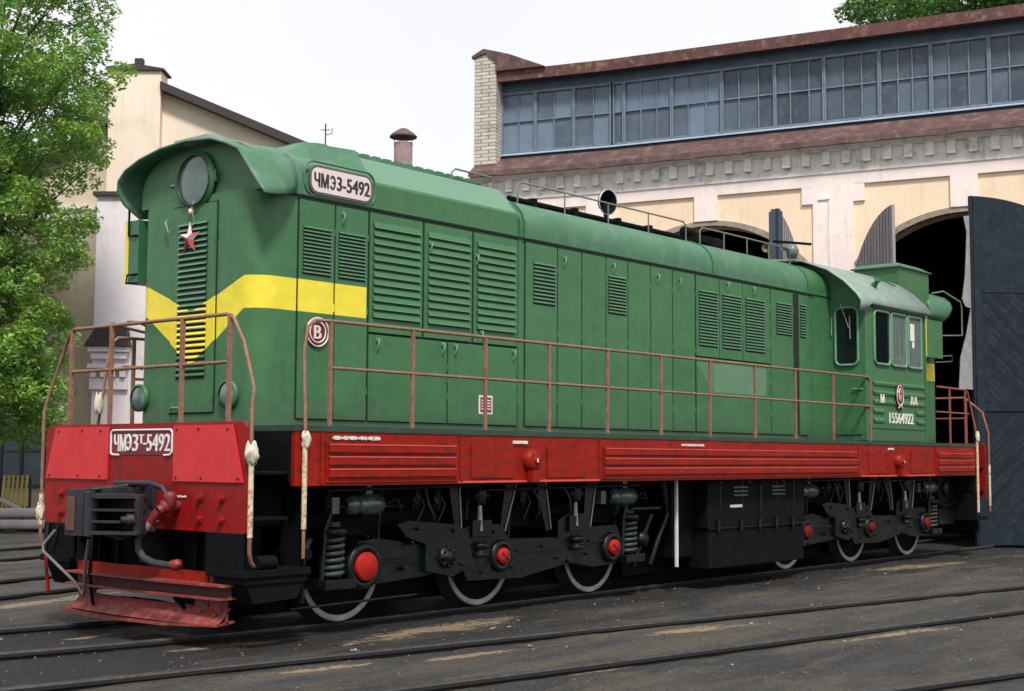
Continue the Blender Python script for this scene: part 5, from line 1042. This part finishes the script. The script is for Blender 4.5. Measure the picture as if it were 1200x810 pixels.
# under-end beam, black
b = MB(); b.box(.36, -.95, .30, .5, .95, .93); b.box(.10, 1.12, .42, .35, 1.50, .93); b.box(.05, -1.50, .56, .12, -1.12, .93)
for y in (-.98, -.6, .6, .9): b.box(.2, y - .02, .40, .26, y + .02, .93)
b.lathe((.35, .1, .66), (-1, 0, 0), [(0, .24), (.1, .24), (.12, .2), (.12, 0)], 24); b.tube([(-.05, .62, .9), (-.08, .60, .5), (-.05, .58, .2)], .018, 6); part(b, 'end_underframe', BK)
# plough
def beam(xf, y0, y1, z0, z1, curve=.0, depth=.12):
    return
b = MB(); N = 14
def strip(b, zt, zb, xt, xb, y0, y1, cv, thick, m=0):
    A = []; 
    for i in range(N + 1):
        t_ = i / N; y = y0 + (y1 - y0) * t_; bow = cv * (1 - (2 * t_ - 1) ** 2)
        A.append([(xt - bow, y, zt), (xb - bow, y, zb), (xb - bow + thick, y, zb), (xt - bow + thick, y, zt)])
    b.loft(A, m, smooth=False, closed=True)
PY0, PY1 = 1.02, -1.50
strip(b, .585, .485, .05, .05, 1.0, -1.16, .02, .02, 0)                # upright flange
part(b, 'plough_flange', RS)
b = MB(); strip(b, .495, .477, -.07, -.07, 1.02, -1.34, .03, .2, 0); strip(b, .477, .385, .05, .05, 1.0, -1.30, .03, .02, 1); strip(b, .385, .367, -.07, -.07, 1.02, -1.32, .03, .2, 0); part(b, 'plough_beam', [RW, mat('dark_rust_web', (.09, .03, .028), (.06, .025, .025), rough=.8, scale=5, bstr=.4)])
b = MB(); strip(b, .29, .15, .10, -.04, .98, -1.24, .08, .015, 0); b.prism([(-.04, 1.14, .135), (-.14, .35, .12), (-.14, -.6, .135), (-.04, -1.24, .16), (.15, -1.24, .18), (.15, 1.1, .16)], (0, 0, -.018))
for y in (-1.18, -1.0): b.box(.05, y, .2, .07, y + .08, .38); b.lathe((.015, y + .04, .23), (-1, 0, .5), [(0, .022), (.02, .02), (.022, 0)], 8)
for y in (.94, .80): b.box(.07, y - .06, .2, .09, y, .38)
b.prism([(.06, -1.24, .15), (.06, -.76, .15), (.06, -.82, .38), (.06, -1.24, .38)], (.02, 0, 0)); b.prism([(.06, .99, .15), (.06, .68, .15), (.06, .80, .38), (.06, .99, .38)], (.02, 0, 0)); pb = part(b, 'plough_blade', RW)
b = MB(); blob(b, (.1, .05, .25), .08, .7, .035, 5); b.tube([(.08, -.5, .34), (.02, -.74, .24)], .03, 6); part(b, 'plough_strut', BK, pb)

# --- bogies ---------------------------------------------------------------
WX = [1.70, 3.68, 5.65, 10.30, 12.33, 14.35]
def wheel_mesh(sg):
    b = MB(); ax = (0, sg, 0)
    b.lathe((0, 0, 0), ax, [(-.05, .45), (-.05, .555), (-.02, .555), (-.015, .525), (.085, .518), (.10, .505)], 56, 0)                # flange + tread
    b.lathe((0, 0, 0), ax, [(.10, .505), (.104, .50), (.104, .452), (.095, .448)], 56, 1)                                             # bright tyre face
    b.lathe((0, 0, 0), ax, [(.095, .448), (.05, .40), (.03, .22), (.08, .16), (.10, .12), (.10, 0)], 40, 2)
    b.lathe((0, 0, 0), ax, [(-.05, 0), (-.05, .45)], 40, 2)
    return b
TYR = mat('pale_tyre_face', (.44, .45, .43), (.27, .28, .27), rough=.6, dirt=(.16, .14, .13), dirt_amt=.6, scale=7, bstr=.3)
wmesh = {}
for sg in (-1, 1):
    for i, x in enumerate(WX):
        if sg not in wmesh:
            o = wheel_mesh(sg).build('wheel', [RAILS, TYR, BK], None); wmesh[sg] = o.data
        else: o = bpy.data.objects.new('wheel', wmesh[sg]); col.objects.link(o)
        o.parent = loco; o.location = Vector((x, sg * .77, .522)) - LC
for x in WX: b = MB(); b.cyl((x, -.8, .522), (x, .8, .522), .09, 16); part(b, 'axle', BK)
def spring(b, x, y, z0, z1, r_, wr, turns):
    n_ = int(turns * 14); b.tube([(x + r_ * math.cos(2 * math.pi * turns * i / n_), y + r_ * math.sin(2 * math.pi * turns * i / n_), z0 + (z1 - z0) * i / n_) for i in range(n_ + 1)], wr, 6)
def axle_box(x, sg, m, r_=.14, flat=False):
    y = sg * 1.18; b = MB(); b.lathe((x, sg * .9, .55), (0, sg, 0), [(0, r_ + .07), (.28, r_ + .085), (.30, r_ + .08), (.32, r_ + .065), (.32, r_ + .02), (.30, r_ + .01)], 28)
    ab = part(b, 'axle_box', BG); b = MB(); b.lathe((x, sg * 1.205, .55), (0, sg, 0), [(0, r_), (.035, r_), (.045, r_ * .93), (.047, 0)], 28); part(b, 'cap', m, ab)
    if flat:
        b = MB()
        for a in (35, 145): b.tube([(x - .8 * r_ * math.cos(R(a)), sg * 1.256, .55 - .8 * r_ * math.sin(R(a))), (x + .8 * r_ * math.cos(R(a)), sg * 1.256, .55 + .8 * r_ * math.sin(R(a)))], .008, 4)
        part(b, 'cap_mark', DRED, ab)
def bogie(x0, sg, mirror):
    """x0: x of middle axle; layout as on the near side, springs at the outer ends"""
    m_ = -1 if mirror else 1; Xp = lambda d: x0 + m_ * d; y = sg * 1.12
    b = MB()
    # equalizer arms: from outer axle to pivot, joined castings
    arm = lambda pts, ya, yb: b.prism([(Xp(px), sg * ya, pz) for px, pz in pts], (0, sg * (yb - ya), 0))
    arm([(-2.15, .66), (-2.12, .46), (-1.9, .36), (-1.2, .40), (-.95, .42), (-.85, .60), (-1.2, .72), (-1.75, .80), (-2.0, .78)], .98, 1.14)
    arm([(-1.55, .93), (-1.40, .955), (-.70, .90), (-.52, .80), (-.45, .50), (-.75, .38), (-1.15, .46), (-1.15, .72), (-1.42, .80)], 1.0, 1.2)
    arm([(-.62, .84), (-.35, .90), (-.02, .88), (.15, .72), (.95, .70), (1.2, .56), (1.1, .40), (.35, .30), (-.5, .32), (-.62, .5)], 1.02, 1.17)
    arm([(1.0, .88), (1.15, .95), (1.48, .95), (1.62, .80), (2.1, .80), (2.2, .62), (2.1, .36), (1.65, .34), (1.2, .42), (1.0, .6)], 1.0, 1.16)
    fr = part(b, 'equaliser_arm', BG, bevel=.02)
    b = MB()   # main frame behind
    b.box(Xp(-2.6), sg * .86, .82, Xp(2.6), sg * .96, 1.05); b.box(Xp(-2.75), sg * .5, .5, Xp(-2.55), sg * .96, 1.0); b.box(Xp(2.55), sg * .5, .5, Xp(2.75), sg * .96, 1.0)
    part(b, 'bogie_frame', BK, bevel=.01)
    b = MB(); rb = random.Random(int(x0 * 10))
    for (px, pz) in ((-2.05, .62), (-1.35, .74), (-1.45, .50), (-.62, .50), (-1.28, .88), (-.75, .84), (-.1, .8), (.2, .42), (.7, .62), (.95, .48), (1.25, .86), (1.5, .5), (2.05, .7), (1.9, .42), (-.3, .4)):
        b.lathe((Xp(px), sg * (1.20 if -1.5 < px < -.5 else 1.17), pz), (0, sg, 0), [(-.06, .022), (.014, .022), (.018, .014), (.03, .012), (.03, 0)], 6, smooth=False)
    part(b, 'bolt_set', BG)
    for (pa, pb, zc_, hh) in ((-1.9, -1.25, .585, .05), (-.4, .1, .58, .05), (.25, 1.0, .55, .045), (1.55, 2.05, .6, .05)):
        b = MB(); b.prism([(Xp(pa), sg * 1.135, zc_ + hh), (Xp(pb), sg * 1.135, zc_ + hh * .6), (Xp(pb), sg * 1.135, zc_ + hh * .6 - .02), (Xp(pa), sg * 1.135, zc_ + hh - .02)], (0, sg * .055, 0)); part(b, 'arm_rib', BG)
    for c in (-1.62, -.36, .34, 1.62, -2.3, 2.3):       # brake shoes and hangers beside each wheel
        b = MB(); b.prism([(Xp(c), sg * .80, .82), (Xp(c + .09), sg * .80, .80), (Xp(c + .08), sg * .80, .45), (Xp(c), sg * .80, .42)], (0, sg * .14, 0)); b.tube([(Xp(c + .04), sg * .95, .62), (Xp(c + .08), sg * .96, 1.25)], .022, 6); part(b, 'brake_shoe', BG)
    b = MB(); b.tube([(Xp(-2.5), sg * 1.22, 1.27), (Xp(-.4), sg * 1.22, 1.285), (Xp(-.3), sg * 1.20, 1.24), (Xp(2.5), sg * 1.20, 1.26)], .017, 6); part(b, 'air_pipe', BG)
    for c in (-1.15, .5, 1.05, 1.95):
        w1 = rb.uniform(-.06, .06); b = MB(); b.tube([(Xp(c), sg * 1.18, 1.28), (Xp(c + w1), sg * 1.25, 1.12), (Xp(c + .1), sg * 1.22, .98), (Xp(c + .16), sg * 1.12, .92)], .014, 6); part(b, 'hose', RUB)
    # jaws / brackets down from the frame with bright edges
    for (xa, xb, xc, xd) in ((-.78, -.62, -.58, -.66), (.12, .30, .10, .02), (.62, .78, .88, .80), (1.52, 1.72, 1.60, 1.48)):
        b = MB(); b.prism([(Xp(xa), sg * 1.15, 1.34), (Xp(xb), sg * 1.15, 1.34), (Xp(xc), sg * 1.15, .78), (Xp(xd), sg * 1.15, .78)], (0, sg * -.2, 0)); b.tube([(Xp(xb), sg * 1.155, 1.33), (Xp(xc), sg * 1.155, .80)], .010, 4, 1); part(b, 'bracket', [BG, STL])
    # hangers
    for c in (-.32, 1.3):
        b = MB(); b.tube([(Xp(c), sg * 1.17, 1.22), (Xp(c), sg * 1.17, .82)], [.014, .04], 8, 1); b.tube([(Xp(c - .12), sg * 1.16, 1.18), (Xp(c + .12), sg * 1.16, 1.18)], .045, 8); b.lathe((Xp(c), sg * 1.17, 1.18), (0, 0, 1), [(-.1, .02), (-.08, .07), (.06, .07), (.1, .03)], 10)
        b.box(Xp(c - .14), sg * 1.20, .76, Xp(c + .16), sg * 1.05, .93); b.lathe((Xp(c), sg * 1.18, .55), (0, 0, 1), [(0, .05), (.01, .1), (.05, .1), (.06, .07), (.09, .07), (.10, .1), (.14, .1), (.16, .06)], 16); part(b, 'hanger', [BG, STL], bevel=.008)
    for c in (-2.33, 2.36):
        b = MB(); spring(b, Xp(c), sg * 1.13, .46, .86, .10, .024, 6.5); part(b, 'coil_spring', STL if 0 else mat('spring_steel', (.018, .025, .024), (.05, .06, .056), rough=.5, spec=.3, scale=7))
        b = MB(); b.lathe((Xp(c), sg * 1.13, .86), (0, 0, 1), [(0, 0), (0, .14), (.05, .14), (.07, .08), (.12, .08), (.12, 0)], 20); b.box(Xp(c - .18), sg * 1.25, .36, Xp(c + .2), sg * .95, .45); b.tube([(Xp(c - .16), sg * 1.16, .4), (Xp(c - .12), sg * 1.16, .9), (Xp(c - .02), sg * 1.16, 1.14)], .03, 6); part(b, 'spring_seat', BG, bevel=.006)
    for c in (-1.95, 2.2):
        b = MB(); X = Xp(c); b.lathe((X - .2, sg * 1.17, 1.13), (1, 0, 0), [(-.06, .04), (-.03, .085), (0, .095), (.05, .10), (.06, .085), (.14, .085), (.15, .105), (.36, .105), (.37, .085), (.42, .05), (.44, 0)], 20, 0)
        b.tube([(X - .5, sg * 1.17, 1.12), (X + .5, sg * 1.17, 1.10)], .018, 6, 1); b.tube([(X + .25, sg * 1.2, 1.13), (X + .35, sg * 1.24, 1.18), (X + .45, sg * 1.2, 1.05)], .014, 6, 1); b.box(X - .02, sg * 1.1, 1.1, X + .06, sg * 1.2, 1.34, 0); b.box(X - .45, sg * 1.1, 1.05, X - .36, sg * 1.2, 1.2, 0)
        part(b, 'brake_cylinder', [mat('oily_green_metal', (.05, .075, .07), (.12, .15, .14), rough=.25, metal=.4, scale=6, dirt=(.35, .37, .36), dirt_amt=.4), BG])
    b = MB(); b.lathe((Xp(-.86), sg * 1.2, .58), (0, sg, 0), [(0, .11), (.03, .11), (.04, .07), (.07, .06), (.07, 0)], 16)
    for a in range(0, 360, 45): b.lathe((Xp(-.86) + .085 * math.cos(R(a)), sg * 1.235, .58 + .085 * math.sin(R(a))), (0, sg, 0), [(0, .018), (.02, .018), (.02, 0)], 6)
    part(b, 'pivot_pin', BG)
    b = MB()
    for c in (-1.2, -.9, .45): b = MB(); blob(b, (Xp(c), sg * 1.1, 1.16), .05, .05, .12, c); b.tube([(Xp(c), sg * 1.1, 1.3), (Xp(c) + .04, sg * 1.18, 1.1), (Xp(c) - .05, sg * 1.16, .92)], .012, 6); part(b, 'pipe_fitting', BG)
for sg in (-1, 1):
    bogie(3.68, sg, False); bogie(12.33, sg, False)
    for i, x in enumerate(WX):
        axle_box(x, sg, RD if i < 3 else RDD, (.135, .085, .09, .10, .08, .09)[i] , i in (1, 2))
    for xs_ in (3.68, 12.33): b = MB(); b.box(xs_ - 2.65, sg * 1.36, 1.17, xs_ + 2.65, sg * .9, 1.30) if 0 else b.box(xs_ - 2.7, sg * .66, .95, xs_ + 2.7, sg * .85, 1.358); part(b, 'frame_sill', BK)
    # extra brake rigging and pipes seen in the dark
    b = MB()
    for x in (6.55, 6.2): b.tube([(x, sg * 1.1, .3), (x + .1, sg * 1.15, .6), (x + .3, sg * 1.15, .9)], .035, 8)
    b.lathe((6.25, sg * 1.2, .62), (0, sg, .0), [(0, .09), (.04, .085), (.05, 0)], 14); b.tube([(6.0, sg * 1.2, .98), (6.6, sg * 1.2, .98)], .025, 8); b.tube([(7.1, sg * 1.1, .3), (6.9, sg * 1.05, 1.3)], .05, 8)
    part(b, 'brake_rigging', BG); b = MB(); b.tube([(.8, sg * 1.2, .22), (2.4, sg * 1.2, .24)], .012, 6); part(b, 'sand_pipe', BG)
# bogie shadows filler: traction motors & body of bogie
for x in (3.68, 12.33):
    b = MB(); b.box(x - 2.7, -.62, .12, x + 2.7, .62, 1.36); part(b, 'bogie_centre_filler', BK)
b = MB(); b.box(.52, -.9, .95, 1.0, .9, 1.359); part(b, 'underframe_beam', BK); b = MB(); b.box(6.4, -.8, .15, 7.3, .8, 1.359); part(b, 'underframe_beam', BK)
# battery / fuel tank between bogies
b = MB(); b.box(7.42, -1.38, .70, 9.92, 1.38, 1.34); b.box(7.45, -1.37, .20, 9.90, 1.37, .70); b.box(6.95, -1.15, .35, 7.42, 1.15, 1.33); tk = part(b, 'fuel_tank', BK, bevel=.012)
b = MB()
for x0 in (8.02, 9.0):
    for i in range(3): b.box(x0, -1.381, 1.10 + i * .05, x0 + .34, -1.40, 1.122 + i * .05, 1)
for x in (7.60, 8.15, 8.62, 9.05, 9.50): b.box(x, -1.381, .66, x + .05, -1.42, .80); b.box(x + .1, -1.381, .9, x + .12, -1.385, 1.3)
b.box(7.44, -1.381, .695, 9.9, -1.395, .71); b.box(8.7, -1.381, .7, 8.715, -1.39, 1.33)
for x in (7.7, 8.4, 8.75, 9.3): b.lathe((x, -1.38, 1.28), (0, -1, 0), [(0, .05), (.02, .05), (.03, 0)], 10)
part(b, 'tank_fitting', [BG, mat('dull_green_louvre', (.05, .09, .08), rough=.5)], tk)
b = MB(); x = 7.95
for i in range(16): ww = random.uniform(.014, .022); b.box(x, -1.381, .955, x + ww * .7, -1.384, .99); x += ww * 1.15
part(b, 'inscription', WHITE, tk)
b = MB(); b.box(6.84, -1.30, .26, 6.875, -1.27, 1.31); part(b, 'level_gauge', mat('white_gauge', (.7, .72, .68), rough=.6))
b = MB()
for sg in (-1, 1):
    b = MB(); b.box(14.9, sg * 1.2, .5, 15.5, sg * .9, 1.3); b.lathe((15.1, sg * 1.2, 1.1), (0, sg, 0), [(0, .12), (.06, .12), (.08, 0)], 14); b.tube([(14.9, sg * 1.22, .8), (15.5, sg * 1.22, .85)], .04, 8); part(b, 'rear_equipment', BG, bevel=.01)
b = MB(); b.box(15.75, -.95, .4, 16.0, .95, .95); b.box(15.9, -1.45, .35, 15.95, 1.45, .62); part(b, 'end_underframe', BK)
for o in bpy.data.objects:
    if '_root' in o: del o['_root']
